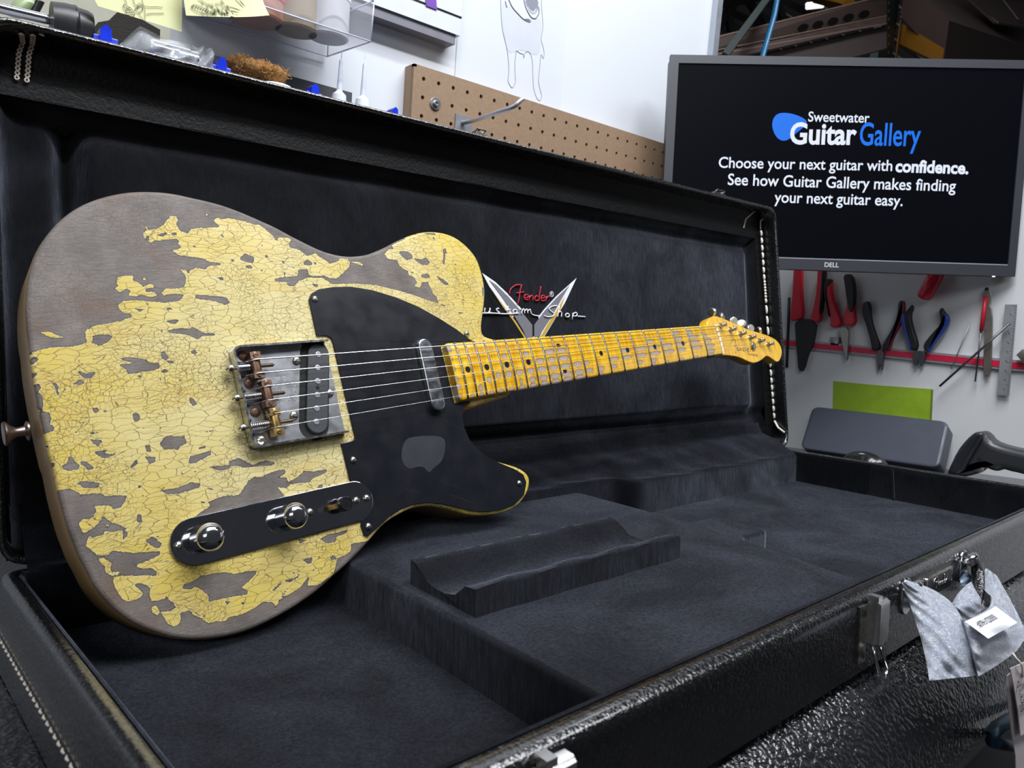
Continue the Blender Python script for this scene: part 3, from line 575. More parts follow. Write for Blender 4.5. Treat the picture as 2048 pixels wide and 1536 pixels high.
# transition + headstock in the same mesh
hs = gpl(PX(1400, 600, 9.6)([(125, 470), (150, 370), (240, 312), (310, 300), (400, 338), (560, 398), (760, 478), (900, 558), (1150, 628), (1300, 678), (1450, 748), (1540, 850), (1580, 980), (1560, 1110), (1510, 1190), (1450, 1182), (1380, 1122), (1300, 1072), (1250, 1090), (1180, 1160), (1060, 1212), (960, 1197), (850, 1142), (730, 1090), (600, 1072), (500, 1062)]), -2)
hs = [(p[0], p[1]) for p in hs]; hs = hs[:1]+hs[1:]
hs[0] = (644, 21); hs += [(655, -21), (640, -21)]
hsp = resample(chaikin(hs, 2), 2.5)
b.prism(hsp, -16, -2, None, 1.0)
b.grid(lambda i, j: (651.4+17*i, (-20.6+41.2*j)*(1+.02*i), -2.1+(ztop(648, 18)+2.1)*(1-i)**2.2*(1 if abs(j-.5) < .5 else .9)), 10, 8)
wear = np.full(len(b.v), -3.0)
TP = np.array([(v[0], v[1]) for v in b.v[:top_n]])
ell = []
rows = [14.2, 7.1, 0, -7.1, -14.2]                # gaps are scaled with string spread
def ysx(k, x): return ys0[k]+(([17.75, 10.65, 3.55, -3.55, -10.65, -17.75][k])-ys0[k])*x/648
def gap(k, x): return (ysx(k, x)+ysx(k+1, x))/2 if k < 5 else (ysx(5, x)-hw(x))/2
tbl = {1: [(1, .25), (2, .5), (3, .6), (4, .55), (5, .45)], 2: [(0, .35), (1, .65), (2, .62), (3, .75), (5, .3), (0.5, .3)], 3: [(0, .5), (1, .55), (2, .7), (3, .6), (5, .3)], 4: [(1, .3), (2, .75), (3, .8), (5, .25)], 5: [(1, .5), (2, .85), (3, .8), (4, .4), (5, .3)], 6: [(2, .9), (3, .8), (4, .4)], 7: [(2, .75), (3, .7)], 8: [(3, .7), (4, .45)], 9: [(4, .5), (5, .3)], 10: [(3, .45), (4, .6)], 11: [(3, .8), (4, .85), (5, .9)], 12: [(1, .8), (2, .9), (3, .9), (4, .95), (5, .95)], 13: [(1, .9), (2, .7), (3, .8), (4, .9), (5, .9)], 14: [(2, .8), (3, .85), (4, .8), (5, .8)], 15: [(1, .6), (2, .6), (3, .75), (4, .7), (5, .75)], 16: [(3, .8), (4, .3), (5, .75)], 17: [(1, .5), (2, .7), (3, .75), (5, .6)], 18: [(3, .6), (5, .65)], 19: [(3.5, .55), (5, .6)], 20: [(4, .55), (5, .55)], 21: [(5, .5)]}
for k, L in tbl.items():
    xa, xb = fx(k), fx(k-1)
    for g, ext in L:
        xc0 = xa+1.2; xc1 = xa+1.2+(xb-xa-2.4)*ext
        if k >= 11: m_ = (xa+xb)/2; wd = (xb-xa)*.5*ext*.8; xc0, xc1 = m_-wd, m_+wd
        x = (xc0+xc1)/2; gi = int(g); y = gap(gi, x)+(.0 if g == gi else -3); hh = 2.5 if k < 11 else 3.0
        if g == 5: hh = 2.2
        a = (xc1-xc0)/2
        q = np.maximum(np.abs(TP[:, 0]-x)/a, 0)**2.6+(np.abs(TP[:, 1]-y)/hh)**2.6
        wear[:top_n] = np.maximum(wear[:top_n], (1-q**(1/2.6))*min(a, hh))
for g, d in ((22, 4.5), (12, 2.5), (2, 2.8), (-8, 3.5), (-15, 4), (-24, 3)):
    q = np.hypot((TP[:, 0]-x0n)/1.4, TP[:, 1]-g); wear[:top_n] = np.maximum(wear[:top_n], d*.8-q)
neck = b.build('neck', M_neck, guitar, .9)
aw = neck.data.attributes.new('wear', 'FLOAT', 'POINT'); aw.data.foreach_set('value', wear.astype(np.float32))
for k in range(1, 22):
    x = fx(k); h = hw(x); pts = [(x, -h+2*h*q/14, ztop(x, -h+2*h*q/14)+.25) for q in range(15)]
    f = MB().tube(pts, 1.15, 8, None, .95).build('fret', M_fretm, neck, 3.2)
for x, y in ((199.3, 0), (223.3, 0), (250.1, 0), (280.4, 0), (331.2, 13.6), (331.2, -13.6), ((fx(8)+fx(9))/2, 0), ((fx(6)+fx(7))/2, 0), ((fx(4)+fx(5))/2, 0), ((fx(2)+fx(3))/2, 0)):
    zt = ztop(x, y); MB().lathe([(3.1, zt-1), (3.1, zt+.06)], 20, at(x, y)).build('position_dot', M_black, neck)
MB().grid(lambda i, j: (0, 0, 0), 2, 2)
b = MB(); NN = 12
for q in range(NN):
    ya = -20.9+41.8*q/NN; yb = -20.9+41.8*(q+1)/NN
    b.box((648.2, ya, 5), (651.6, yb, ztop(648, max(abs(ya), abs(yb)))+1.5))
nut = b.build('nut', pbr('bone_nut', (.85, .80, .66), .35), neck)
# scripts drawn with strokes
def strokes(name, S_, conv, r, mat, par, flat=.5, n=6):
    b = MB()
    for s in S_:
        p = [conv(x, y) for x, y in s]
        if len(p) > 2:
            q = []
            for i in range(len(p)-1):
                p0, p1, p2, p3 = [np.array(p[min(max(k, 0), len(p)-1)]) for k in (i-1, i, i+1, i+2)]
                for f in (0, .33, .66): q.append(.5*((2*p1)+(-p0+p2)*f+(2*p0-5*p1+4*p2-p3)*f*f+(-p0+3*p1-3*p2+p3)*f**3))
            q.append(np.array(p[-1])); p = q
        b.tube(p, r, n)
    return b.build(name, mat, par, 3.2)
h7 = lambda x, y: (*gp(1400+x/9.6, 600+y/9.6, -2), -1.85)
F_ = [[(580, 850), (590, 800), (620, 765), (650, 757), (675, 780), (685, 840), (690, 930), (686, 1018)], [(655, 885), (720, 868)], [(700, 930), (722, 905), (728, 925), (712, 950), (735, 968), (752, 950)], [(755, 920), (762, 970)], [(762, 935), (785, 918), (795, 975)], [(850, 925), (822, 935), (820, 970), (850, 975)], [(880, 765), (872, 860), (868, 975)], [(895, 950), (922, 925), (925, 945), (900, 965), (915, 988), (945, 980)], [(962, 935), (970, 990)], [(966, 955), (992, 940), (1012, 990)]]
lg = strokes('headstock_logo', F_, h7, .45, pbr('silver_decal', (.20, .17, .12), .35, .6), neck, n=5)
def text_mb(s, size=1.0, bold=0.0, shear=0.0, ext=.0):
    cu = bpy.data.curves.new('tmp_text', 'FONT'); cu.body = s; cu.size = size; cu.offset = bold; cu.shear = shear; cu.extrude = ext; cu.resolution_u = 4; cu.space_character = 1.0
    o = bpy.data.objects.new('tmp_text', cu); COL.objects.link(o); dg = bpy.context.evaluated_depsgraph_get(); dg.update()
    me = o.evaluated_get(dg).to_mesh(); vs = np.array([v.co[:] for v in me.vertices]); fs = [list(p.vertices) for p in me.polygons]
    o.evaluated_get(dg).to_mesh_clear(); bpy.data.objects.remove(o); bpy.data.curves.remove(cu)
    return vs, fs
def text_fit(s, A, B, mat, name, par, nrm=None, yscale=1.0, bold=0.0, shear=0.0, th=.15, up=None):
    """text whose baseline runs from A to B (3D, mm) lying in the plane with normal nrm"""
    vs, fs = text_mb(s, 1.0, bold, shear, 0.0)
    A = np.array(A, float); B = np.array(B, float); nrm = np.array(nrm, float); nrm /= np.linalg.norm(nrm)
    x0, x1 = vs[:, 0].min(), vs[:, 0].max(); k = np.linalg.norm(B-A)/(x1-x0); ex = (B-A)/np.linalg.norm(B-A); ey = np.cross(nrm, ex)
    b = MB(); b.add([A+ex*(v[0]-x0)*k+ey*v[1]*k*yscale+nrm*th for v in vs], fs); return b.build(name, mat, par)
a_ = h7(912, 1050); b_ = h7(1115, 1092)
text_fit('TELECASTER', (*a_[:2], -1.9), (*b_[:2], -1.9), pbr('brown_decal', (.10, .05, .01), .5), 'headstock_lettering', neck, (0, 0, 1), 1.0, .01, 0, .0)
for i, (x, y) in enumerate([(679.0, 20.5), (701.8, 12.9), (725.3, 5.2), (749.6, -2.0), (772.8, -8.9), (795.8, -16.0)]):
    b = MB(); b.lathe([(4.6, -2.1), (4.6, -1.4), (3.2, -1.1), (3.1, 1.6), (2.3, 3.0), (2.3, 4.6), (3.1, 6.0), (3.1, 7.6), (2.4, 8.1)], 18, at(x, y))
    tn = b.build('tuner', M_nickel, guitar, SM)
    hp = [(x+2.7*math.cos(a), y+2.7*math.sin(a), 3.2+a*.14) for a in np.linspace(0, 4*PI, 30)]
    MB().tube(hp+[(x-2, y+4, 6.2), (x+1, y+6.5, 7.5)], .4, 5).build('string_winding', M_string, tn, 3.2)
    bx = [688, 712, 738.7, 757.8, 781.7, 804][i]; by = [44.5, 36.5, 29, 23.5, 15, 9.5][i]
    k = MB(); k.box((x-5, y-3, -24), (bx+4, y+9, -16)); k.tube([(bx, y+7, -18), (bx, by-2, -14)], 1.8, 10)
    k.build('tuner_housing', M_nickel, tn, SM)
    k = MB(); a0 = [1.3, .35, -.2, -.9, -.1, .9][i]
    def mf(p): q = (p[0]*math.cos(a0)+p[2]*math.sin(a0), p[1], -p[0]*math.sin(a0)+p[2]*math.cos(a0)); return (bx+q[0], by+q[1], -14+q[2])
    k.lathe([(4.5, -2.4), (7.0, -2.0), (7.8, -1.0), (7.8, 1.0), (7.0, 2.0), (4.5, 2.4)], 20, lambda p: mf((p[0], p[1]*.8, p[2])))
    k.build('tuner_button', pbr('satin_nickel_button', (.70, .69, .60), .35, .9, .1), tn, SM)
MB().lathe([(3.2, -2), (3.2, -.8), (5.2, -.2), (5.2, .8), (3.5, 1.6), (1.5, 1.7)], 20, at(750, -15.1)).build('string_tree', M_nickel, neck, SM)
# strings
yn = [17.75, 10.65, 3.55, -3.55, -10.65, -17.75]; px_ = [(679.0, 20.5), (701.8, 12.9), (725.3, 5.2), (749.6, -2.0), (772.8, -8.9), (795.8, -16.0)]
rad = [.62, .50, .40, .28, .22, .17]; sx = [-4.2, -4.2, 0, 0, 1.6, 1.6]
for i in range(6):
    pts = [(-15, [28.2, 16.7, 5.5, -6.1, -17.4, -28.7][i], 1.7), (sx[i]-4, ys0[i], 11.0), (sx[i], ys0[i], 12.4+rad[i])]
    for q in np.linspace(.05, 1, 14): pts.append((sx[i]+(650-sx[i])*q, ys0[i]+(yn[i]-ys0[i])*q, 12.4+(9.9-12.4)*q+rad[i]))
    if i >= 4: pts.append((750, -15.1+(1.2 if i == 4 else -1.2), -.4))
    pts.append((px_[i][0]-1, px_[i][1]-2.6, 3.2))
    MB().tube(pts, rad[i], 8).build('string', M_string, guitar, 3.2)
M_stamp = pbr('stamped_relief', (.72, .72, .74), .3, 1, .1)
for s, xa, y0, y1 in (('FENDER', 24.5, 11.5, -8.5), ('PAT. PEND.', 17.8, 14, -9), ('R144736', 11.4, 14, -9)):
    text_fit(s, (xa, y0, 1.6), (xa, y1, 1.6), M_stamp, 'stamped_lettering', bridge, (0, 0, 1), .95, .015, 0, .06)
MB().lathe([(2.5, 0), (6.5, .6), (6.5, 1.6), (3.6, 3.0), (3.3, 7.5), (5.0, 10.5), (7.6, 12.5), (8.0, 13.6), (7.2, 14.6), (.1, 15)], 26, lambda p: (-150.2-p[2], .7+p[0], -22+p[1])).build('strap_button', pbr('worn_copper_nickel', (.34, .27, .24), .35, 1, .3, 200), guitar, SM)

# ---------------------------------------------------------------- guitar case (case frame; re-based at the end)
case = empty('guitar_case', (0, 0, 0), CR, 'open black vinyl guitar case lined with black velvet, holding the guitar', 'guitar case')
QC = [np.array(p, float) for p in ((68.5, 212), (1068.5, 212), (1103, 614), (39, 614))]      # outer corners, z = -172
def loop(o, r, n=6, fac=(1, .75, .7, .62), flare=0.0):
    """rounded quadrilateral, inset by o; fac scales the inset of the front, right, back, left walls"""
    L = []
    for i in range(4):
        a, b_ = QC[i], QC[(i+1) % 4]; d = (b_-a)/np.linalg.norm(b_-a); nn = np.array([-d[1], d[0]]); L.append((a+nn*o*fac[i]-nn*(flare if i == 3 else 0), d))
    C = []
    for i in range(4):
        (p, d), (q, e) = L[i-1], L[i]; t_ = np.linalg.solve(np.array([d, -e]).T, q-p); C.append(p+d*t_[0])
    out = []
    for i in range(4):
        c_ = C[i]; a = C[i-1]-c_; b_ = C[(i+1) % 4]-c_; a /= np.linalg.norm(a); b_ /= np.linalg.norm(b_)
        for k in range(n+1):
            f = k/n; p0, p2 = c_+a*r, c_+b_*r; out.append(tuple((1-f)**2*p0+2*f*(1-f)*c_+f*f*p2))
    return out
def loft(b, spec, close=False, fac=(1, .75, .7, .62), dens=14):
    rings = []
    for sp in spec:
        o, z, r = sp[:3]; fl = sp[3] if len(sp) > 3 else 0
        lp_ = loop(o, r, 6, fac, fl); q = []
        for i in range(len(lp_)):
            a = np.array(lp_[i]); c_ = np.array(lp_[(i+1) % len(lp_)]); m_ = dens if np.linalg.norm(c_-a) > 120 else 1
            for k in range(m_): q.append((*(a+(c_-a)*k/m_), z))
        rings.append(q)
    n = len(rings[0]); vs = sum(rings, []); fs = [(k*n+i, k*n+(i+1) % n, (k+1)*n+(i+1) % n, (k+1)*n+i) for k in range(len(rings)-1) for i in range(n)]
    if close: fs.append(list(range((len(rings)-1)*n, len(rings)*n)))
    b.add(vs, fs); return b
b = MB(); b.add([(*p, -226) for p in loop(0, 18)], [list(range(28))[::-1]])
loft(b, [(0, -226, 16, 7), (0, -190, 16, 4), (0, -178, 16, 0), (1.2, -174, 15), (4, -172.2, 13), (8, -171.6, 11), (13, -172, 8), (16, -174, 7), (17, -178, 6)])
base_shell = b.build('base_shell', M_vinyl, case, 3.2)
b = MB(); loft(b, [(16.2, -173.4, 7), (18, -172.8, 7), (20.5, -175, 7), (21.5, -182, 8), (22, -215, 9), (25, -219, 10)], True)
base_lining = b.build('base_lining', M_velvet, case, .8)
def bevbox(b, poly, z0, z1, r=5): return b.prism(poly, z0, z1, None, r, 3)
# raised neck rest floor with its tab
step = rrect(0, 0, 1, 1, .1)
sp = [(262, 233), (556, 233), (588, 366), (636, 364), (640, 427), (598, 430), (606, 598), (262, 598)]
b = MB(); sp2 = []
for i in range(len(sp)):
    p0, p, p1 = [np.array(sp[k % len(sp)], float) for k in (i-1, i, i+1)]; a = (p0-p)/np.linalg.norm(p0-p)*9; c_ = (p1-p)/np.linalg.norm(p1-p)*9; sp2 += [tuple(p+a), tuple(p+(a+c_)*.25), tuple(p+c_)]
bevbox(b, sp2, -219, -181.5, 4).build('raised_floor', M_velvet, case, 1.0)
b = MB(); b.box((594, 236, -219), (634, 590, -213), None, 2); b.build('floor_ledge', M_velvet, case, 1.0)
# neck cradle: a block with a trough along x
b = MB(); XS = np.linspace(274, 489, 26); pf = []
Y0, Y1 = 361, 441
yy = [Y0, Y0, Y0+1.5, Y0+6, Y0+11, Y0+16, Y0+24, Y0+34, Y0+46, Y0+56, Y0+63, Y0+70, Y1-5, Y1-1.5, Y1, Y1]
zz = [-182, -165, -163, -162.5, -163.5, -168, -173, -175.5, -175.5, -173, -169, -164.5, -162.5, -163, -165, -182]
vs = []
for x in XS:
    for y, z in zip(yy, zz): vs.append((x+.6*math.sin(y*.3), y+.5*math.sin(x*.09), z+(.7*math.sin(x*.12+y)*(1 if z > -180 else 0))))
m_ = len(yy); fs = [(i*m_+k, (i+1)*m_+k, (i+1)*m_+k+1, i*m_+k+1) for i in range(len(XS)-1) for k in range(m_-1)]
fs += [list(range(m_)), list(range((len(XS)-1)*m_, len(XS)*m_))[::-1]]
b.add(vs, fs).build('neck_cradle', M_velvet, case, .9)
# padded back wall of the base and drape over the hinge
b = MB()
def drape(u, v):
    x = 56+1031*u; blk = 1/(1+math.exp(-(x-685)/4.5)); yf = 598-20*blk; zt = -171.5-4*blk
    P_ = [(yf, -219), (yf-.5, -195), (yf, zt-3), (yf+3, zt), (yf+9, zt+1.5), (yf+20, zt+7), (yf+34, zt+17), (644, -148), (650, -137), (651.5, -132)]
    s = v*(len(P_)-1); k = min(int(s), len(P_)-2); f = s-k; y = P_[k][0]*(1-f)+P_[k+1][0]*f; z = P_[k][1]*(1-f)+P_[k+1][1]*f
    wv_ = .8*math.sin(x*.05+v*9)+.5*math.sin(x*.11+v*17)
    return (x, y+wv_*.6, z+wv_*(.9 if v > .3 else 0))
b.grid(drape, 220, 38); b.build('back_padding', velvet('brushed_velvet', (.0018, .002, .003), .42), case, 3.2)
# padding at the right end
b = MB(); xr = lambda y: 1103-(614-y)*.0858-9
b.grid(lambda u, v: (xr(250+345*u)-3-9*math.sin(PI*min(1, max(0, (u-.02)*1.02)))*.25-(6 if u > .62 else (3 if u < .35 else 0)), 246+345*u, -219+44*v-(2*(1-abs(2*v-1)))*0), 60, 8)
b.build('end_padding', M_velvet, case, 3.2)
tuf = MB().tube([lid(0, 0, 0)*0+np.array([xr(400)-11, 420+q*.4, -219+q*44/10]) for q in range(11)], 1.2, 6).build('end_seam', M_velvet, case, 3.2)
# lid
X0, X1, U1 = 44.0, 1113.0, 403.0
def xl(u): return X0-4
def xrr(u): return 1125-.022*u
b = MB()
def lring(i, d, r, off=0):
    P_ = [(xl(0)+i, 1+i), (xrr(0)-i, 1+i), (xrr(U1)-i, U1-i), (xl(0)+i, U1-i)]; out = []
    for k in range(4):
        c_ = np.array(P_[k], float); a = np.array(P_[k-1])-c_; e = np.array(P_[(k+1) % 4])-c_; a = a/np.linalg.norm(a); e = e/np.linalg.norm(e)
        for q in range(7):
            f = q/6; out.append(tuple((1-f)**2*(c_+a*r)+2*f*(1-f)*c_+f*f*(c_+e*r)))
    res_ = []
    for q in range(len(out)):
        a = np.array(out[q]); e = np.array(out[(q+1) % len(out)]); mm_ = 24 if np.linalg.norm(e-a) > 100 else 1
        for k in range(mm_): p = a+(e-a)*k/mm_; res_.append(lid(p[0], p[1], d))
    return res_
def llof(b, spec, close=False):
    R_ = [lring(*s_) for s_ in spec]; n = len(R_[0]); vs = sum(R_, [])
    fs = [(k*n+i, k*n+(i+1) % n, (k+1)*n+(i+1) % n, (k+1)*n+i) for k in range(len(R_)-1) for i in range(n)]
    if close: fs.append(list(range((len(R_)-1)*n, len(R_)*n)))
    b.add(vs, fs); return b
llof(b, [(0, 2, 22), (0, 56, 22), (3, 60, 20), (60, 62, 10)], True)
llof(b, [(0, 2, 22), (.8, .4, 21), (2.5, -.6, 20), (4.5, .2, 20), (5.2, 4, 20), (6, 12, 20), (6.5, 24, 20)])
lid_shell = b.build('lid_shell', M_vinyl, case, 3.2)
b = MB()
def vring(k):
    A_ = [(6.4, 23.5), (7.5, 25), (10, 26.5), (14, 27)][k]; P_ = [(xl(0)+A_[0], 1+A_[0]), (xrr(0)-A_[0], 1+A_[0]), (xrr(U1)-A_[0], U1-A_[0]), (xl(0)+A_[0], U1-A_[0])]
    return P_, A_[1]
def vfn(u, v):
    # flat vinyl border: wide along the top, narrower at the ends
    side = 0
    return None
def band(P0, P1, Q0, Q1, n=40, m=6):
    b.grid(lambda u, v: lid(*((np.array(P0)*(1-u)+np.array(P1)*u)*(1-v)+(np.array(Q0)*(1-u)+np.array(Q1)*u)*v), 24+3*math.sin(v*PI/2)+.25*math.sin(u*60)*v), n, m)
o_ = 6.2
aL, aR = xl(0)+o_, xrr(0)-o_; tL, tR = xl(0)+o_, xrr(U1)-o_
band((tL, U1-o_), (tR, U1-o_), (tL+4, U1-49), (tR-20, U1-49)); band((aR, 2), (tR, U1-o_), (aR-20, 2), (tR-20, U1-49)); band((aL, 2), (tL, U1-o_), (aL+4, 2), (tL+4, U1-49))
b.build('lid_valance', M_vinyl_in, case, 3.2)
# lid lining: recessed wall, soft border and a raised cushion
cx0, cx1, cu0, cu1 = 108., 1073., 71., 333.
def lin(u, v):
    xa_ = xl(0)+o_+3; xb_ = xrr(0)-o_-19-.022*U1*v; x = xa_+(xb_-xa_)*u; uu = 4+(U1-49-3)*v
    dx = max(cx0-x, x-cx1); du = max(cu0-uu, uu-cu1); q = math.hypot(max(dx+10, 0), max(du+10, 0))-10 if (dx > -10 and du > -10) else max(dx, du)
    f = 1/(1+math.exp(max(-40, min(40, q/2.0))))
    e = min(x-xa_, xb_-x, (U1-48-uu)); rise = 15*math.exp(-max(e, 0)/6.0)
    d = 42-rise-8*f
    d += (math.exp(-((x-97)/9)**2)*17 if uu < cu1+10 else 0)+math.exp(-((uu-60)/9)**2)*7*(1 if x > 100 else .3)
    if uu < 45: d -= 9*math.exp(-max(uu-30, 0)/6)
    w_ = .35*math.sin(x*.045+uu*.02)+.25*math.sin(x*.021-uu*.07)
    return lid(x, uu, d+w_)
b = MB(); b.grid(lin, 330, 120); lin_o = b.build('lid_lining', M_velvet_lid, case, 3.2)
PD = 33.6
# embroidered emblem on the lid lining
em = lambda x, y, d=PD: lid(*lp(930+x/3.057, 500+y/3.057, d), d)
emblem = MB()
def epoly(name, pts, mat, d, par, label=None):
    q = [em(x, y, d) for x, y in pts]; n = len(q); q2 = [p+LN*(1.6) for p in q]; b = MB(); b.add(q+q2, [list(range(n)), list(range(2*n-1, n-1, -1))]+[(i, (i+1) % n, n+(i+1) % n, n+i) for i in range(n)])
    o = b.build(name, mat, par)
    if label: o['label'] = label
    return o
M_ethread = pbr('white_embroidery', (.72, .74, .78), .6, 0, .2, 1500, .5, 2500, .0003)
M_egrey = pbr('grey_embroidery', (.16, .16, .19), .6, 0, .35, 1800, .6, 2500, .0003)
M_egold = pbr('gold_embroidery', (.50, .33, .05), .5, 0, .3, 1800, .6, 2500, .0003)
M_ered = pbr('red_embroidery', (.50, .012, .03), .5, 0, .2, 1500, .5, 2500, .0003)
Vp = epoly('embroidered_emblem', [(105, 140), (185, 195), (262, 268), (345, 360), (418, 448), (480, 368), (560, 282), (682, 172), (610, 325), (545, 432), (418, 640), (375, 545), (300, 425), (228, 330), (150, 225)], M_ethread, PD, case)
tag(Vp, 'V-shaped emblem embroidered in white, grey and gold on the lid lining')
epoly('grey_wing', [(150, 185), (190, 212), (262, 282), (342, 372), (412, 458), (412, 620), (355, 490), (300, 400), (235, 300)], M_egrey, PD-.5, Vp)
epoly('grey_wing', [(640, 215), (560, 292), (484, 376), (424, 458), (424, 620), (470, 500), (535, 400), (590, 300)], M_egrey, PD-.5, Vp)
epoly('gold_stripe', [(175, 262), (240, 345), (310, 435), (385, 555), (372, 552), (300, 440), (235, 352)], M_egold, PD-.6, Vp)
epoly('gold_stripe', [(610, 285), (560, 372), (505, 455), (440, 570), (462, 560), (525, 460), (580, 375)], M_egold, PD-.6, Vp)
ez = lambda x, y: em(x, y, PD-1.2)
red = [[(272, 268), (276, 245), (292, 226), (318, 213), (347, 214)], [(345, 214), (337, 245), (331, 290), (322, 328)], [(314, 263), (362, 256)], [(362, 294), (386, 288), (385, 276), (370, 273), (361, 287), (366, 303), (386, 303)], [(396, 278), (392, 310)], [(395, 290), (408, 278), (416, 286), (413, 310)], [(450, 286), (436, 280), (426, 295), (433, 311), (449, 305)], [(464, 222), (456, 265), (451, 313)], [(465, 297), (486, 290), (485, 280), (472, 278), (464, 292), (469, 311), (490, 307)], [(498, 283), (493, 317)], [(498, 295), (509, 283), (521, 285)]]
strokes('red_script', red, ez, .75, M_ered, Vp)
strokes('registered_mark', [[(530+11*math.cos(a), 270+16*math.sin(a)) for a in np.linspace(0, 2*PI, 12)], [(527, 280), (527, 262), (534, 264), (528, 271), (536, 280)]], ez, .35, M_ethread, Vp)
wh = [[(60, 352), (35, 362), (28, 380), (45, 392), (75, 386)], [(122, 355), (120, 378), (135, 386), (150, 374), (153, 355), (151, 380), (168, 386)], [(207, 357), (192, 361), (197, 373), (209, 380), (200, 388), (180, 386)], [(75, 386), (180, 387), (250, 391), (330, 387)], [(263, 343), (256, 388)], [(247, 368), (277, 364)], [(306+12*math.cos(a), 376+12*math.sin(a)) for a in np.linspace(0, 2*PI, 10)], [(345, 392), (351, 366), (361, 362), (365, 389)], [(366, 372), (379, 362), (384, 389)], [(384, 374), (398, 363), (406, 390), (430, 401), (452, 402)],
      [(562, 340), (532, 345), (513, 360), (530, 377), (546, 391), (536, 405), (506, 409), (484, 402)], [(577, 343), (571, 375), (565, 410)], [(568, 387), (581, 375), (591, 386), (588, 410)], [(626+12*math.cos(a), 399+11*math.sin(a)) for a in np.linspace(0, 2*PI, 10)], [(661, 385), (655, 426)], [(661, 391), (676, 382), (686, 392), (676, 405), (661, 402)], [(688, 405), (735, 408)]]
strokes('white_script', wh, ez, .8, M_ethread, Vp)
# lid stitching
def chain(pts, wid=1.3, r=.75, name='corner_stitch', mat=None):
    pts = [np.array(p, float) for p in pts]; b = MB(); N = 26; cum = [0]
    for i in range(1, len(pts)): cum.append(cum[-1]+np.linalg.norm(pts[i]-pts[i-1]))
    for sgn in (1, -1):
        q = []
        for k in range(N*3+1):
            s = cum[-1]*k/(N*3); j = max(i for i in range(len(cum)) if cum[i] <= s+1e-9); j = min(j, len(pts)-2); f = (s-cum[j])/(cum[j+1]-cum[j]); p = pts[j]*(1-f)+pts[j+1]*f
            q.append(p+np.array([1, 0, 0])*sgn*wid*math.sin(k*PI/3*.5))
        b.tube(q, r, 5)
    return b.build(name, mat or M_stitch, case, 3.2)
def lq(px, py, d=-1.2): return lid(*lp(px, py, d), d)
chain([lq(43, 68, 6), lq(45, 85, 22), lq(38, 105, 23), lq(35, 140, 24), lq(33, 160, 25)]); chain([lq(66, 70, 6), lq(64, 88, 22), lq(58, 110, 23), lq(56, 140, 24), lq(53, 165, 25)]); chain([lq(79, 68, 5), lq(87, 71, 5)], .5)
chain([lq(1526, 413, 8), lq(1506, 425, 22), lq(1492, 438, 25), lq(1487, 456, 26)]); chain([lq(1531, 434, 20), lq(1521, 442, 22), lq(1521, 458, 23)], .6)
rp = [lp(1521.5, 461, 22), lp(1528, 560, 22), lp(1531, 600, 22), lp(1541, 745, 22), lp(1548, 840, 22)]
for k in range(27):
    s = k/27*(len(rp)-1); j = int(s); f = s-j; s2 = (k+.80)/27*(len(rp)-1); j2 = min(int(s2), len(rp)-2); f2 = s2-j2
    a = np.array(rp[j])*(1-f)+np.array(rp[j+1])*f; c_ = np.array(rp[j2])*(1-f2)+np.array(rp[j2+1])*f2
    A_ = lid(a[0], a[1], 22); B_ = lid(c_[0], c_[1], 22)
    MB().tube([A_, A_*.8+B_*.2+LN*-.6, A_*.5+B_*.5-LN*.9, A_*.2+B_*.8-LN*.6, B_], [1.1, 1.9, 2.1, 1.9, 1.1], 7).build('edge_stitch', M_whitestitch, case, 3.2)
MB().tube([lq(1549, 842, 21), lq(1556, 855, 12), lq(1569, 865, 1)], 1.8, 7).build('edge_stitch', M_whitestitch, case, 3.2)
# stitches low on the left end
for k in range(46):
    y = 600-k*8.2; x = 40+(600-y)*.0736-6.0
    MB().tube([(x, y, -203), (x-.5, y-2.6, -203.3), (x, y-5.2, -203.4)], [.5, .85, .5], 6).build('end_stitch', M_stitch, case, 3.2)
# lid latch keepers on the top rim
def keeper(px, py, w_=24):
    x, u = lp(px, py, 4); b = MB(); T = lambda p: lid(x+p[0], U1+p[2], 8+p[1])
    b.box((-w_/2, -7, -1), (w_/2, 10, 1.2), T); b.box((-w_/3, -5, 1), (w_/3, 4, 4), T); b.tube([T((-w_/3, -5, 3)), T((-w_/3, -9, 5)), T((w_/3, -9, 5)), T((w_/3, -5, 3))], 1.2, 6)
    return b.build('latch_keeper', M_nickel, case, SM)
keeper(958, 262, 18); keeper(1437, 385, 30); 
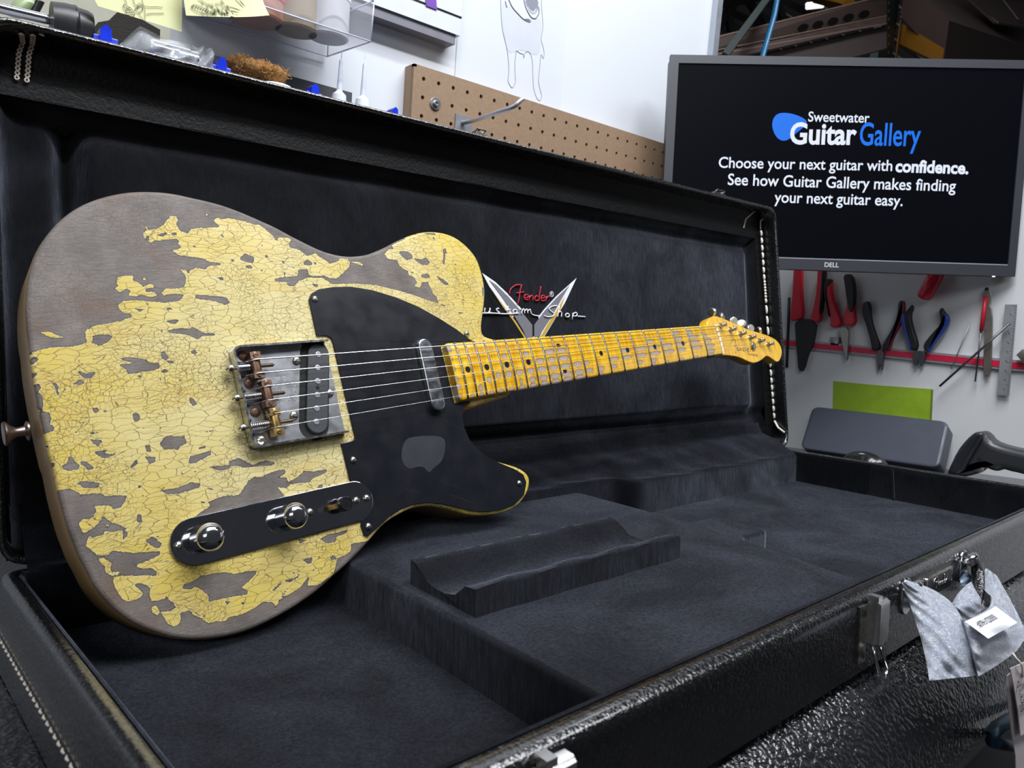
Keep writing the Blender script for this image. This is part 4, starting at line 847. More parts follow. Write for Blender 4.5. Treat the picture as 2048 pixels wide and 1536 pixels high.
# front hardware
M_latch = pbr('bright_nickel', (.80, .78, .76), .24, 1, .1)
def latch(x):
    T = lambda p: (x+p[0], 212-p[1], -172+p[2]); b = MB()
    b.box((-14, 0, -46), (-3, 1.6, -6), T); b.lathe([(2.6, 0), (2.6, 2.2), (1, 2.6)], 12, lambda p: T((-9, p[2]+1, -40+p[1]))); b.lathe([(2.6, 0), (2.6, 2.2), (1, 2.6)], 12, lambda p: T((-9, p[2]+1, -11+p[1])))
    o = b.build('latch', M_nickel, case, SM)
    b = MB(); vs = [(-3, 1.5, -3), (13, 1.5, -3), (13, 1.5, -31), (3, 1.5, -36), (-3, 1.5, -33)]; n = 5
    ring = lambda k, y: [(v[0]*(1-k*.12)+.6*k, y, v[2]*(1-.0)+(-1.5*k if v[2] > -10 else 1.5*k)) for v in vs]
    R_ = ring(0, 1.5)+ring(0, 7)+ring(1, 10); b.add(R_, [list(range(5)), list(range(14, 9, -1))]+[(k*n+i, k*n+(i+1) % n, (k+1)*n+(i+1) % n, (k+1)*n+i) for k in range(2) for i in range(n)], T)
    b.box((-4, 1, -2.5), (2, 9, 1.0), T); b.build('latch_cover', M_latch, o, SM)
    MB().tube([T(p) for p in ((0, 5, -33), (-1, 7, -42), (-1, 11, -54), (3, 13, -57), (9, 12, -52), (9, 8, -42), (8, 5, -33))], 1.1, 8).build('latch_bail', M_chrome, o, 3.2)
    MB().box((-1, 10.5, -60), (9, 11.5, -52), lambda p: T((p[0], p[1]+(-52-p[2])*.4, p[2])), 0).build('latch_tongue', M_chrome, o)
latch(503); latch(196)
def lug(x, r_=1):
    T = lambda p: (x+p[0], 212-p[1], -185+p[2]); b = MB()
    b.prism(stadium((0, 4), (0, -8), 8), 0, 2, lambda p: T((p[0], p[2], p[1])), .6)
    b.tube([T((-6*math.cos(a), 3+7*math.sin(a), 3+6*math.sin(a))) for a in np.linspace(0, PI, 12)], 2.0, 8)
    o = b.build('handle_bracket', M_chrome, case, SM)
    MB().box((-2*r_, 4, 0), (15*r_, 8, 9), T, 0).lathe([(3, 0), (3, 1.2), (1.2, 1.6)], 12, lambda p: T((10*r_+p[0], 8.2+p[2], 4+p[1]))).build('handle_link', M_steel, o, SM)
lug(684, .9); lug(566, .9)
hp = [(575, 207, -186), (590, 196, -196), (605, 190, -214), (640, 190, -220), (670, 192, -214), (690, 197, -200), (700, 203, -188)]
MB().tube([(582+118*k/12, 205-14*math.sin(PI*k/12), -186-22*math.sin(PI*k/12)) for k in range(13)], [5]*13, 10, None, .6).build('handle', M_vinyl, case, 3.2)
bd = rrect(604, -199, 658, -181.5, 2.5)
bg = MB().prism(bd, 0, 1.6, lambda p: (p[0], 212-p[2], p[1]), .4).build('name_badge', M_nickel, case, SM)
MB().prism(rrect(606, -197.5, 656, -183, 2), 1.5, 1.75, lambda p: (p[0], 212-p[2], p[1])).build('badge_field', M_black, bg)
bt = lambda x, y: (616+(x-272)*.118, 209.9, -187.5-(y-262)*.085)
strokes('badge_script', red, bt, .38, M_nickel, bg, n=5)
C0 = np.array([570., 400., -226.])
def rebase(root, off, rot):
    def rec(o):
        if o.type == 'MESH': o.data.transform(Matrix.Translation(Vector(-np.array(off)/1000)))
        for ch in o.children: rec(ch)
    rec(root); l_ = rot @ np.array(off); m = root.matrix_world.copy(); m.translation = Vector((l_[0]/1000, l_[1]/1000, (l_[2]+ZO)/1000)); root.matrix_world = m
rebase(case, C0, CR)

# ---------------------------------------------------------------- bench pad and workshop shell
def casep(p): return CR @ np.array(p, float)
b = MB()
def padfn(u, v):
    x = -900+2500*u
    s = v
    if s < .45: a = -.55+ (PI/2+.55)*(s/.45); y = 252-74*math.cos(a); z = -301+74.0*math.sin(a)
    else: y = 252+(1000-252)*((s-.45)/.55); z = -227+(-.0)
    z += .5*math.sin(x*.02)*math.sin(y*.03)
    return casep((x, y, z))
b.grid(padfn, 120, 60)
bench = b.build('bench_pad', M_vinyl_bench, None, 3.2); tag(bench, 'black pebbled vinyl padded bench top under the guitar case', 'bench')
b = MB(); b.box((-900, 215, -760), (1600, 880, -330)); bb = b.build('bench_cabinet', pbr('dark_bench_front', (.012, .012, .014), .6)); tag(bb, 'dark cabinet of the workbench under the padded top', 'cabinet')
MB().grid(lambda u, v: (-3000+9000*u, -3000+11000*v, -ZO), 2, 2).build('floor', pbr('dark_concrete', (.05, .05, .055), .6, 0, .2, 5)).__setitem__('kind', 'structure')
YW = 925.0
tr = wy(1420, 50, YW)[0]
b = MB(); b.box((-1500, YW, -700), (tr, YW+30, 1100)); b.box((tr, YW, -700), (1500, YW+30, 250)); o = b.build('wall_back', M_white); tag(o, kind='structure')
b = MB(); b.box((tr, YW-14, 250), (tr+16, YW+32, 1100)); o = b.build('trim_1', pbr('brushed_aluminium_trim', (.42, .45, .50), .4, .7, .08)); tag(o, kind='structure')
XW = 1480.0
b = MB(); b.box((XW, -200, -700), (XW+25, YW, 300)); o = b.build('wall_right', pbr('grey_white_panel', (.66, .67, .68), .45, 0, .04, 3, .05, 300, .0004)); tag(o, kind='structure')

# ---------------------------------------------------------------- monitor
mon = empty('computer_monitor', MT, MR, 'black computer monitor on the right showing white and blue text', 'monitor')
t = NT('dark_grey_bezel'); t.set(Base_Color=(.034, .036, .044, 1), Roughness=.45); t.bump(t.noise(t.co(), 700, 2), .15, .0002); M_bez = t.m
Wm, Hm = 612., 364.
b = MB(); out_ = rrect(0, -Hm, Wm, 0, 3, 3); ix0, iy0 = mp(1356, 123.5); ix1, iy1 = mp(2019.5, 532)
ix0, ix1, iy1b = 15.0, Wm-13.5, -Hm+19; iyt = -14.0
inn_ = [(ix1, iy1b), (ix1, iyt), (ix0, iyt), (ix0, iy1b)]
def frm(b, x0, y0, x1, y1, X0_, Y0_, X1_, Y1_, za, zb):
    vs = [(X0_, Y0_, za), (X1_, Y0_, za), (X1_, Y1_, za), (X0_, Y1_, za), (x0, y0, za), (x1, y0, za), (x1, y1, za), (x0, y1, za)]
    vs += [(v[0], v[1], zb) for v in vs]; fs = []
    for k in range(4):
        j = (k+1) % 4; fs += [(k, j, 4+j, 4+k), (8+k, 12+k, 12+j, 8+j), (k, 8+k, 8+j, j), (4+k, 4+j, 12+j, 12+k)]
    return b.add(vs, fs)
frm(b, ix0, iy1b, ix1, iyt, 0, -Hm, Wm, 0, 0, -12); b.build('bezel', M_bez, mon)
MB().box((2, -Hm+2, -40), (Wm-2, -2, -12), None, 3).build('back_cover', M_bez, mon)
t = NT('lcd_black'); t.set(Base_Color=(.002, .002, .003, 1), Roughness=.35, Specular_IOR_Level=.03, Emission_Color=(.25, .30, .5, 1), Emission_Strength=.006); M_lcd = t.m
scr_ = MB().box((ix0, iy1b, -6), (ix1, iyt, -2.5)).build('screen', M_lcd, mon)
MB().box((ix0, iy1b, -2.6), (ix1, iy1b+1.6, -1.2)).build('screen_lip', pbr('pale_edge', (.45, .45, .5), .3, .3), mon)
M_ewhite = emis('screen_white', (.80, .86, 1), 1.0); M_eblue = emis('screen_blue', (.012, .19, .92), .95)
E_white = M_ewhite
ms = lambda x, y: (*mp(1300+x/2.738, y/2.738, -2.5), -2.4)
Z1 = (0, 0, 1)
pick = chaikin([(668, 690), (672, 655), (690, 628), (720, 617), (770, 620), (830, 640), (862, 665), (850, 690), (800, 730), (760, 765), (725, 773), (695, 755), (678, 725)], 2)
MB().prism([ms(*p)[:2] for p in pick], -2.5, -2.35).build('blue_pick_logo', M_eblue, scr_)
text_fit('Sweetwater', ms(865, 665), ms(1200, 672), E_white, 'screen_text', scr_, Z1, 1.12, .012, 0, .2)
text_fit('Guitar', ms(764, 786), ms(1128, 790), E_white, 'screen_text', scr_, Z1, 1.18, .028, 0, .3)
text_fit('Gallery', ms(1145, 794), ms(1478, 800), M_eblue, 'screen_text', scr_, Z1, 1.55, .012, 0, .2)
text_fit('Choose your next guitar with', ms(375, 918), ms(1325, 936), E_white, 'screen_text', scr_, Z1, 1.08, .012, 0, .2)
text_fit('confidence.', ms(1342, 940), ms(1742, 952), E_white, 'screen_text', scr_, Z1, 1.08, .034, 0, .2)
text_fit('See how Guitar Gallery makes finding', ms(425, 1012), ms(1672, 1048), E_white, 'screen_text', scr_, Z1, 1.10, .012, 0, .2)
text_fit('your next guitar easy.', ms(680, 1108), ms(1382, 1128), E_white, 'screen_text', scr_, Z1, 1.10, .012, 0, .2)
mz = lambda x, y: (*mp(1300+x/2.738, y/2.738, 0), .1)
text_fit('DELL', mz(955, 1461), mz(1033, 1464), pbr('grey_logo_print', (.55, .55, .57), .4), 'maker_name', mon, Z1, 1.0, .02, 0, .2)
MB().box((0, 0, 0), (5, 2, .4), at(*mp(1984, 554, 0), 0)).build('power_light', emis('power_led', (.8, .9, 1), 1.5), mon)
b = MB(); b.tube([(Wm/2, -Hm/2, -38), (Wm/2, -Hm/2, -110), (Wm/2-60, -Hm/2+4, -240)], 18, 12); b.build('support_arm', M_bez, mon, 3.2)

# ---------------------------------------------------------------- back wall: pegboard, hook, drawing, cabinet
k33 = 3.303
YP = 907.0
P0 = np.array([552.19, YP, 305.2]); 
pb = empty('pegboard', (P0[0]-15, YP, P0[2]-80), None, 'brown hardboard pegboard strip on the white wall with rows of holes', 'pegboard')
x0p, x1p, z0p, z1p = -3.0, 640.0, -60.0, 103.0        # local to the empty; hole rows at z = 80, 54.6, ...
def pegf():
    b = MB(); ht = 96.5; hs_ = []
    rows_ = [80-25.4*i for i in range(5)]; cols = [15+25.4*i for i in range(24)]
    q = 12.7
    for zc in rows_:
        for xc in cols:
            n = 12; R_ = 2.9; outer = []
            for i in range(n):
                a = 2*PI*i/n+PI/n; ca, sa = math.cos(a), math.sin(a); m_ = max(abs(ca), abs(sa)); outer.append((xc+ca/m_*q, -6, zc+sa/m_*q))
            inn = [(xc+R_*math.cos(2*PI*i/n+PI/n), -6, zc+R_*math.sin(2*PI*i/n+PI/n)) for i in range(n)]
            bk = [(p[0], 0, p[2]) for p in inn]
            b.cur = 0; b.add(outer+inn+bk, [(i, (i+1) % n, n+(i+1) % n, n+i) for i in range(n)]+[(n+i, n+(i+1) % n, 2*n+(i+1) % n, 2*n+i) for i in range(n)])
    xa, xb = cols[0]-q, cols[-1]+q; za, zb = rows_[-1]-q, rows_[0]+q
    b.box((xb, -6, za), (xb+2, 0, zb)); b.box((-2.0, -6, za), (xa, 0, ht)); b.box((-2.0, -6, zb), (xb+2, 0, ht))
    return b
M_peg = pbr('brown_hardboard', (.245, .160, .098), .62, 0, .22, 260, .3, 900, .0004)
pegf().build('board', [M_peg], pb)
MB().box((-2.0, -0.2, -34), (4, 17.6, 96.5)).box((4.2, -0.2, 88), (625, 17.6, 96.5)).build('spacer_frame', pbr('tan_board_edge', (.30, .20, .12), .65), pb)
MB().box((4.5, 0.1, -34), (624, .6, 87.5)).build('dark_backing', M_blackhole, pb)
wp_ = wy(870, 208, YP-6) - np.array([P0[0]-15, YP, P0[2]-80])
b = MB(); b.lathe([(9, 0), (9, 1.4), (8.4, 2), (4.6, 2.1), (4.6, 5), (4, 5.5), (2.4, 5.6), (2.2, 4.2), (.1, 4.2)], 24, lambda p: (wp_[0]+p[0], -6-p[2], wp_[2]+p[1])); b.build('washer_bolt', M_steel, pb, SM)
hk = empty('peg_hook', wy(925, 245, YP-6), None, 'steel peg hook with angled rod on the pegboard', 'hook')
b = MB(); b.box((-14, -2, -20), (16, 0, 10)); b.build('hook_plate', pbr('galvanised_steel', (.36, .37, .40), .45, .85, .15), hk)
e1 = wy(925, 243, YP-8)-wy(925, 245, YP-6)
def hkp(px, py, y): return wy(px, py, y)-wy(925, 245, YP-6)
MB().tube([hkp(925, 246, YP-8), hkp(950, 240, YP-30), hkp(980, 230, YP-58), hkp(1020, 217, YP-92), hkp(1030, 212, YP-100), hkp(1046, 197, YP-108)], 3.2, 10).build('hook_rod', pbr('bright_zinc_rod', (.62, .62, .66), .3, .9), hk, 3.2)
# drawing of a dog on white paper
Pq = lambda px, py, y=YW-1.2: wy(px, py, y)
c4_ = [Pq(925, -60), Pq(1143, -60), Pq(1118, 240), Pq(912, 170)]
xa, xb = 0.5*(Pq(918, 20)[0]+Pq(911, 140)[0]), Pq(1124, 140)[0]; zb = Pq(918, 20)[2]+120; za = Pq(1000, 200)[2]-90
dg = empty('dog_drawing', (xa, YW-.5, za), None, 'white paper sheet with a pencil drawing of a dog above the pegboard', 'drawing')
t = NT('drawing_paper'); t.set(Base_Color=(.54, .565, .62, 1), Roughness=.7); t.bump(t.noise(t.co(), 200, 2), .05, .0003)
MB().grid(lambda u, v: ((xb-xa)*u, -.6-(3.0*max(0, u-.8)**2*25)*.0-1.5*(u > .97), (zb-za)*v), 20, 10).build('paper_sheet', t.m, dg, 3.2)
M_pen = pbr('pencil_grey', (.20, .21, .25), .8); M_pen2 = pbr('pencil_light', (.40, .42, .48), .8); M_pend = pbr('pencil_dark', (.12, .12, .15), .8)
dc = lambda x, y: Pq(780+x/5.12, y/5.12)-np.array([xa, YW-.5, za])+np.array([0, -.35, 0])
body_l = [[(1133, -40), (1135, 100), (1150, 300), (1190, 470), (1210, 600), (1215, 750), (1208, 830), (1250, 900), (1282, 840), (1280, 760), (1278, 640), (1288, 560), (1292, 520), (1330, 545), (1362, 555), (1370, 595), (1380, 545), (1412, 528), (1440, 560), (1458, 640), (1462, 760), (1470, 900), (1500, 1000), (1535, 1030), (1552, 980), (1540, 930), (1520, 830), (1532, 700), (1545, 560), (1568, 600), (1578, 540), (1562, 460), (1548, 400), (1565, 280), (1558, 150), (1550, 30), (1560, -40)]]
strokes('outline_line', body_l, dc, .35, M_pen, dg, n=4)
strokes('jaw_line', [[(1210, -20), (1250, 70), (1310, 140), (1365, 195), (1425, 225), (1445, 205)], [(1370, -10), (1385, 60), (1415, 130), (1450, 180), (1490, 188), (1510, 160), (1525, 130), (1520, 70)], [(1180, 10), (1190, 60), (1198, 75)]], dc, .8, M_pen, dg, n=4)
def dpoly(name, pts, mat, off=.2):
    q = [dc(*p)+np.array([0, off, 0]) for p in pts]; MB().add(q+[p+np.array([0, .25, 0]) for p in q], [list(range(len(q)))]).build(name, mat, dg)
dpoly('mouth_shading', chaikin([(1380, -20), (1520, -20), (1515, 100), (1480, 150), (1440, 120), (1400, 60)], 2), M_pen, .1)
dpoly('tongue_highlight', chaikin([(1405, 50), (1420, 110), (1470, 150), (1500, 120), (1500, 70), (1470, 120), (1430, 100)], 2), M_pen2, .0)
dpoly('chin_shading', chaikin([(1365, 190), (1440, 195), (1425, 228), (1385, 212)], 2), M_pend, .05)
dpoly('body_shading', chaikin([(1140, 0), (1220, 60), (1330, 190), (1420, 235), (1520, 190), (1550, 200), (1555, 420), (1530, 560), (1450, 560), (1400, 520), (1290, 515), (1210, 560), (1160, 320)], 2), pbr('soft_pencil_tone', (.49, .515, .57), .8, 0, .10, 25), .24)
# white cabinet above
cb = empty('wall_cabinet', (0, 0, 0), None, 'white wall cabinet with a grey underside and purple tape', 'cabinet')
yc = 898.0
pc1 = wy(920.5, 72, yc); pc0 = wy(780, 25.7, yc)
zc_ = pc1[2]; cxr = pc1[0]
MB().box((-700, yc, zc_), (cxr, YW-1, zc_+400), None, 0).build('cabinet_body', pbr('white_laminate', (.56, .58, .63), .4, 0, .03), cb)
MB().box((-700, yc+3, zc_-13), (cxr-6, YW-1, zc_)).build('cabinet_base', pbr('grey_underside', (.16, .16, .19), .5), cb)
MB().box((-700, yc-1.2, zc_+24.5), (cxr, yc+.2, zc_+26)).build('door_gap', M_black, cb)
pt = wy(862, 3, yc-1); MB().box((pt[0]-9, yc-1.6, pt[2]-8), (pt[0]+9, yc-1, pt[2]+40), lambda p: (p[0]-(p[2]-pt[2])*.18, p[1], p[2])).build('purple_tape', pbr('purple_tape_mat', (.13, .04, .33), .5), cb)
rebase(cb, (cxr-300, YW, zc_-16), np.eye(3))

# ---------------------------------------------------------------- shelf behind the lid and the things on it
YS = 850.0
zsh = 198.0
b = MB(); b.box((-900, 738, zsh-14), (wy(710, 190, YS)[0]+20, YW-1, zsh)); sh = b.build('parts_shelf', pbr('grey_shelf_edge', (.10, .10, .12), .5)); tag(sh, 'dark grey shelf on the white wall behind the case lid', 'shelf')
b = MB(); b.box((-900, YW-22, zsh), (wy(703, 186, YW-20)[0], YW-1, wy(703, 186, YW-20)[2])); sh = b.build('bin_rail', pbr('charcoal_rail', (.055, .057, .07), .5)); tag(sh, 'charcoal rail along the wall behind the blue clips', 'rail')
ol = MB().box((-900, YW-26, zsh+.5), (wy(330, 95, YW-5)[0], YW-22.5, zsh+420)).build('olive_board', pbr('olive_grey_board', (.34, .34, .27), .6)); tag(ol, 'olive grey board on the wall behind the sticky notes', 'board')
def blueclip(px, py, s=1.0, lab=''):
    p = wy(px, py, YS-60); e = empty('blue_clip', (p[0], YS-60, zsh), None, lab, 'clip', 'blue plastic clips behind the lid'); H = p[2]-zsh
    M_ = pbr('blue_plastic', (.010, .035, .62), .3); b = MB()
    b.box((-10*s, -5, 0), (10*s, 5, H-6.5*s), None, 1.5); b.build('clip_body', M_, e, SM)
    MB().prism([(-6*s, 0), (5*s, 0), (4*s, H), (0, H+3*s), (-5*s, H-1*s)], -8, 8, lambda q: (q[0], q[2], q[1]), 1.0).build('clip_fin', M_, e, SM)
    MB().box((-11*s, -6, H-20*s), (-6.5*s, -5, H-12*s)).build('clip_mark', pbr('pale_blue_mark', (.45, .55, .85), .4), e)
blueclip(210, 60, 1.0, 'blue plastic clip beside the black dark block at the left'); blueclip(441, 122, .9, 'blue plastic clip between the clear bag and the brown wool pad')
blueclip(626, 175, .9, 'blue plastic clip right of the brown wool pad'); blueclip(785, 220, .8, 'blue plastic clip nearest the pegboard')
blk = empty('dark_block', (0, 0, 0), None, 'rough black abrasive block standing behind the blue clip', 'block')
pa = wy(182, 60, 900); pb_ = wy(314, 60, 900); zt_ = wy(215, 30, 900)[2]
b = MB(); b.prism([(pa[0], zsh), (pb_[0], zsh), (pb_[0], zt_-4), (pb_[0]-25, zt_+3), (pa[0]+22, zt_+2), (pa[0]+14, zt_-9), (pa[0]+4, zt_-14), (pa[0], zt_-22)], -905, -885, lambda q: (q[0], -q[2], q[1]), 1); b.build('abrasive_body', pbr('rough_black_grit', (.015, .013, .010), .9, 0, .9, 120, .9, 500, .001), blk)
rebase(blk, ((pa[0]+pb_[0])/2, 895, zsh), np.eye(3))
# screwdriver with a chrome shaft and black sleeve
sd_ = empty('chrome_tool', (0, 0, 0), None, 'chrome rod with a black rubber sleeve lying along the top edge at far left', 'tool')
A1, A2, A3, A4 = wy(-60, 2, 800), wy(108, 42, 800), wy(100, 43, 800), wy(184, 62, 800)
m_, L = frame_along(A1, A2); MB().lathe([(4.5, 0), (4.5, L-6), (3, L)], 20, m_).build('chrome_shaft', M_chrome, sd_, SM)
m_, L = frame_along(A3, A4); MB().lathe([(8, 0), (17, 1), (18.5, 12), (18.5, L*.6), (17.5, L*.62), (16.5, L*.9), (15, L), (3, L+.5)], 28, lambda p: m_((p[0], p[1], p[2]))).build('rubber_sleeve', pbr('black_rubber_sleeve', (.02, .02, .022), .4), sd_, SM)
m2, L2 = frame_along(A3, A4); MB().lathe([(18.7, L*.56), (18.8, L*.60), (18.0, L*.64)], 28, m2).build('sleeve_collar', M_black, sd_, SM)
rebase(sd_, tuple((A1+A2)/2), np.eye(3))
g_ = wy(30, 10, 860); gb = empty('small_green_tube', (g_[0], 860, g_[2]-10), None, 'small pale green and dark tube at the top left corner', 'tube')
MB().lathe([(7, 0), (9, 4), (9, 14), (5, 20), (.1, 21)], 16, lambda p: (p[0]+p[2]*.6, p[1], p[2])).build('tube_body', pbr('pale_green_plastic', (.30, .38, .20), .4), gb, SM)
MB().lathe([(4, 0), (4, 18), (.1, 19)], 12, lambda p: (p[0]+12+p[2]*.4, p[1]-4, p[2])).build('tube_cap', M_black, gb, SM)
# clear bags with chrome parts
t = NT('clear_poly_film'); t.set(Base_Color=(.85, .88, .95, 1), Roughness=.12, Alpha=.28, Specular_IOR_Level=.9); t.bump(t.noise(t.co(), 90, 4), .6, .002); M_film = t.m
bag = empty('clear_parts_bag', (0, 0, 0), None, 'clear plastic bag holding three chrome parts on the shelf', 'bag')
Ya = 790.
fp = lambda px, py, y=Ya: wy(px, py, y)
vs = [fp(245, 84), fp(277, 53), fp(345, 80), fp(378, 100), fp(384, 118), fp(300, 100)]; vb = [fp(245, 84, 815), fp(279, 53, 805), fp(345, 80, 815), fp(378, 100, 815), fp(384, 122, 815), fp(300, 104, 815)]
for q in vs+vb: pass
b = MB(); N = 14
def bagf(u, v):
    top = [np.array(fp(240, 88)), np.array(fp(277, 53)), np.array(fp(330, 74)), np.array(fp(384, 92)), np.array(fp(392, 118))]; s = u*4; k = min(int(s), 3); f = s-k; p = top[k]*(1-f)+top[k+1]*f
    bot = np.array([fp(240+150*u, 92+32*u)[0], Ya-14, zsh+1]); q = p*(1-v)+bot*v
    return q+np.array([0, -16*math.sin(PI*v)*math.sin(PI*u)+3*math.sin(u*17+v*9), 2*math.sin(u*23+v*5)*math.sin(PI*v)])
b.grid(bagf, 28, 12); b.build('film', M_film, bag, 3.2)
for px, py, wd in ((323, 92, 11), (349, 98, 15), (373, 107, 11)):
    p = fp(px, py, Ya+6); s_ = 11 if wd < 15 else 10
    MB().lathe([(.1, -wd), (s_*.8, -wd), (s_, -wd+2), (s_, wd-2), (s_*.8, wd), (.1, wd)], 22, lambda q, p=p, s_=s_: (p[0]+q[2], p[1]+q[0], p[2]-s_*.6+q[1])).build('chrome_saddle_part', M_chrome, bag, SM)
rebase(bag, (fp(310, 90)[0], Ya, zsh), np.eye(3))
bag2 = empty('small_clear_bag', (0, 0, 0), None, 'small crumpled clear bag beside the chrome parts bag', 'bag')
def bagg(u, v):
    p = np.array(fp(384+40*u, 91+6*u))*(1-v)+np.array([fp(384+40*u, 100)[0], Ya-6, zsh+1])*v
    return p+np.array([0, 4*math.sin(u*9+v*11)-5*math.sin(PI*v), 1.2*math.sin(u*15+v*7)])
b = MB().grid(bagg, 16, 12); b.build('film', M_film, bag2, 3.2); rebase(bag2, (fp(404, 100)[0], Ya, zsh), np.eye(3))
# brown wool pad
wl = empty('brown_wool_pad', (0, 0, 0), None, 'brown steel wool pad lying on a white lid on the shelf', 'pad')
pa = wy(515, 140, 800); L_ = wy(575, 150, 800)[0]-wy(455, 125, 800)[0]
b = MB(); n = 0; vs = []
r0 = 11
for k in range(900):
    a = rng.uniform(0, 2*PI); x = rng.uniform(-L_/2, L_/2); rr = r0*(1+.12*math.sin(x*.25))*math.sqrt(max(.05, 1-(abs(x)/(L_/2))**4)); z = rr*math.sin(a)*.85; y = rr*1.3*math.cos(a); pts_ = []
    q = np.array([x, y, z]); dvec = rng.normal(0, 1, 3); dvec[1] *= .6
    for s_ in range(4): pts_.append(q+dvec*s_*.9*np.array([1, 1, .7])+rng.normal(0, .5, 3))
    b.tube([pa+p for p in pts_], .28, 3)
b2 = MB(); b2.grid(lambda u, v: pa+np.array([-L_/2+L_*u, r0*1.25*math.cos(2*PI*v)*math.sqrt(max(.02, 1-(abs(2*u-1))**4)), r0*.85*math.sin(2*PI*v)*math.sqrt(max(.02, 1-(abs(2*u-1))**4))+.8*math.sin(u*40)]), 40, 20)
b2.build('wool_core', pbr('brown_wool', (.27, .125, .03), .9, 0, .5, 300, 1, 700, .002), wl, 3.2)
o = b.build('wool_fibres', pbr('brown_wool_fibre', (.36, .18, .05), .8, 0, .3, 300), wl); o['kind'] = 'stuff'
rebase(wl, tuple(pa-np.array([0, 0, r0])), np.eye(3))
wlid = pa-np.array([-20, 0, r0+1]); o = MB().lathe([(18, -6), (18, 0), (17, 1), (.1, 1)], 24, at(*(wlid-np.array([0, 0, .5])))).build('white_jar_lid', pbr('white_plastic_lid', (.8, .8, .8), .4), None, SM); tag(o, 'white plastic lid under the brown wool pad', 'lid')
# glue bottles with long needle tips
for px, pt_, pb2, lab in ((681, 101, 195, 'small white glue bottle with a long needle tip, left of two'), (728, 106, 205, 'small white glue bottle with a long needle tip, right of two')):
    yb = 860; T_ = wy(px+3, pt_, yb); B_ = wy(px-3, pb2, yb); H = T_[2]-zsh
    e = empty('glue_bottle', (B_[0], yb, zsh), None, lab, 'bottle', 'glue bottles with needle tips')
    tw = T_[0]-B_[0]; hw_ = B_[2]-zsh
    MB().lathe([(9, 0), (9, max(4, hw_-2)), (8.6, hw_+3), (4.0, hw_+7), (3.4, hw_+9)], 20).build('bottle_body', pbr('milky_plastic', (.80, .84, .90), .35, 0, .03, Alpha=.85), e, SM)
    MB().lathe([(3.8, hw_+8), (3.0, hw_+H*.25), (2.2, hw_+H*.45), (1.9, hw_+H*.45+1)], 14, lambda p: (p[0]+tw*p[2]/H*.4, p[1], p[2])).build('nozzle', pbr('frosted_nozzle', (.70, .76, .86), .3, 0, .03, Alpha=.7), e, SM)
    MB().tube([(tw*.2, 0, hw_+H*.42), (tw*.7, 0, H*.85), (tw, 0, H)], [1.6, .9, .5], 8).build('needle_tip', pbr('clear_tip', (.60, .66, .75), .2, 0, .03, Alpha=.6), e, 3.2)
# acrylic bin
t = NT('clear_acrylic'); t.set(Base_Color=(.86, .88, .95, 1), Roughness=.06, Alpha=.16, Specular_IOR_Level=.9); M_acr = t.m
t = NT('acrylic_edge'); t.set(Base_Color=(.55, .58, .72, 1), Roughness=.08, Alpha=.75, Specular_IOR_Level=1.0); M_acre = t.m
yf, yk = 800., 918.
c_f = wy(655, 113, yk); rt = wy(741, 82, yf)
binx1 = c_f[0]; zb_ = c_f[2]
f0 = wy(740, 83, yf); 
# front lower edge (740,83); rear lower corner (655,113)
import itertools
def solve_y(px, py, x):
    d = ray(px, py); return d*(x/d[0])
pr1 = solve_y(655, 113, binx1); 
fr = ray(741, 83); tt = zb_/fr[2]; frp = fr*tt
bin_ = empty('acrylic_bin', (0, 0, 0), None, 'clear acrylic bin holding jars and tubs on the wall', 'bin')
yfr = frp[1]; xfr = frp[0]; H_ = 46.0; xL = wy(336, 95, 900)[0]
def bq(u, y): return xL
th = 2.0
b = MB()
quad = lambda P_: b.add([np.array(p, float) for p in P_], [(0, 1, 2, 3)])
quad([(xL, yk, zb_), (binx1, yk, zb_), (xfr, yfr, zb_), (xL, yfr, zb_)])
quad([(xL, yfr, zb_), (xfr, yfr, zb_), (xfr, yfr-4, zb_+H_), (xL, yfr-4, zb_+H_)])
quad([(binx1, yk, zb_), (xfr, yfr, zb_), (xfr, yfr-4, zb_+H_), (binx1, yk, zb_+H_)])
quad([(xL, yk, zb_), (binx1, yk, zb_), (binx1, yk, zb_+H_), (xL, yk, zb_+H_)])
b.build('bin_walls', M_acr, bin_)
b = MB()
for a_, c_ in (((xL, yk, zb_), (binx1, yk, zb_)), ((xL, yfr, zb_), (xfr, yfr, zb_)), ((binx1, yk, zb_), (xfr, yfr, zb_)), ((xfr, yfr, zb_), (xfr, yfr-4, zb_+H_)), ((binx1, yk, zb_), (binx1, yk, zb_+H_)), ((xL, yfr-4, zb_+H_), (xfr, yfr-4, zb_+H_)), ((xfr, yfr-4, zb_+H_), (binx1, yk, zb_+H_))): b.tube([a_, c_], 1.0, 8)
b.build('bin_edges', M_acre, bin_, 3.2)
rebase(bin_, ((binx1+xL)/2, yk, zb_), np.eye(3))
def jar(px, py, r, h, mats, lab, name='jar', cat='jar', y=None, prof_=None):
    d = ray(px, py); tt = (zb_+1)/d[2]; p = d*tt
    e = empty(name, (p[0], p[1], zb_+1.8), None, lab, cat, 'jars and tubs in the acrylic bin')
    mb, ml, fr_ = mats; MB().lathe([(r*.9, 0), (r, 2), (r, h*fr_), (r*.98, h*fr_+.5)], 32).build('jar_body', mb, e, SM)
    MB().lathe([(r*1.0, h*fr_+.5), (r*1.03, h*fr_+1), (r*1.03, h-1), (r*.9, h), (.1, h)], 32).build('jar_lid', ml, e, SM)
M_redl = pbr('red_label', (.60, .015, .05), .45); M_tanp = pbr('tan_paste', (.20, .15, .09), .5); M_cop = pbr('copper_tin', (.42, .20, .13), .35, .4); M_frost = pbr('frosted_plastic', (.40, .40, .43), .4); M_lab = pbr('white_label', (.70, .70, .72), .5)
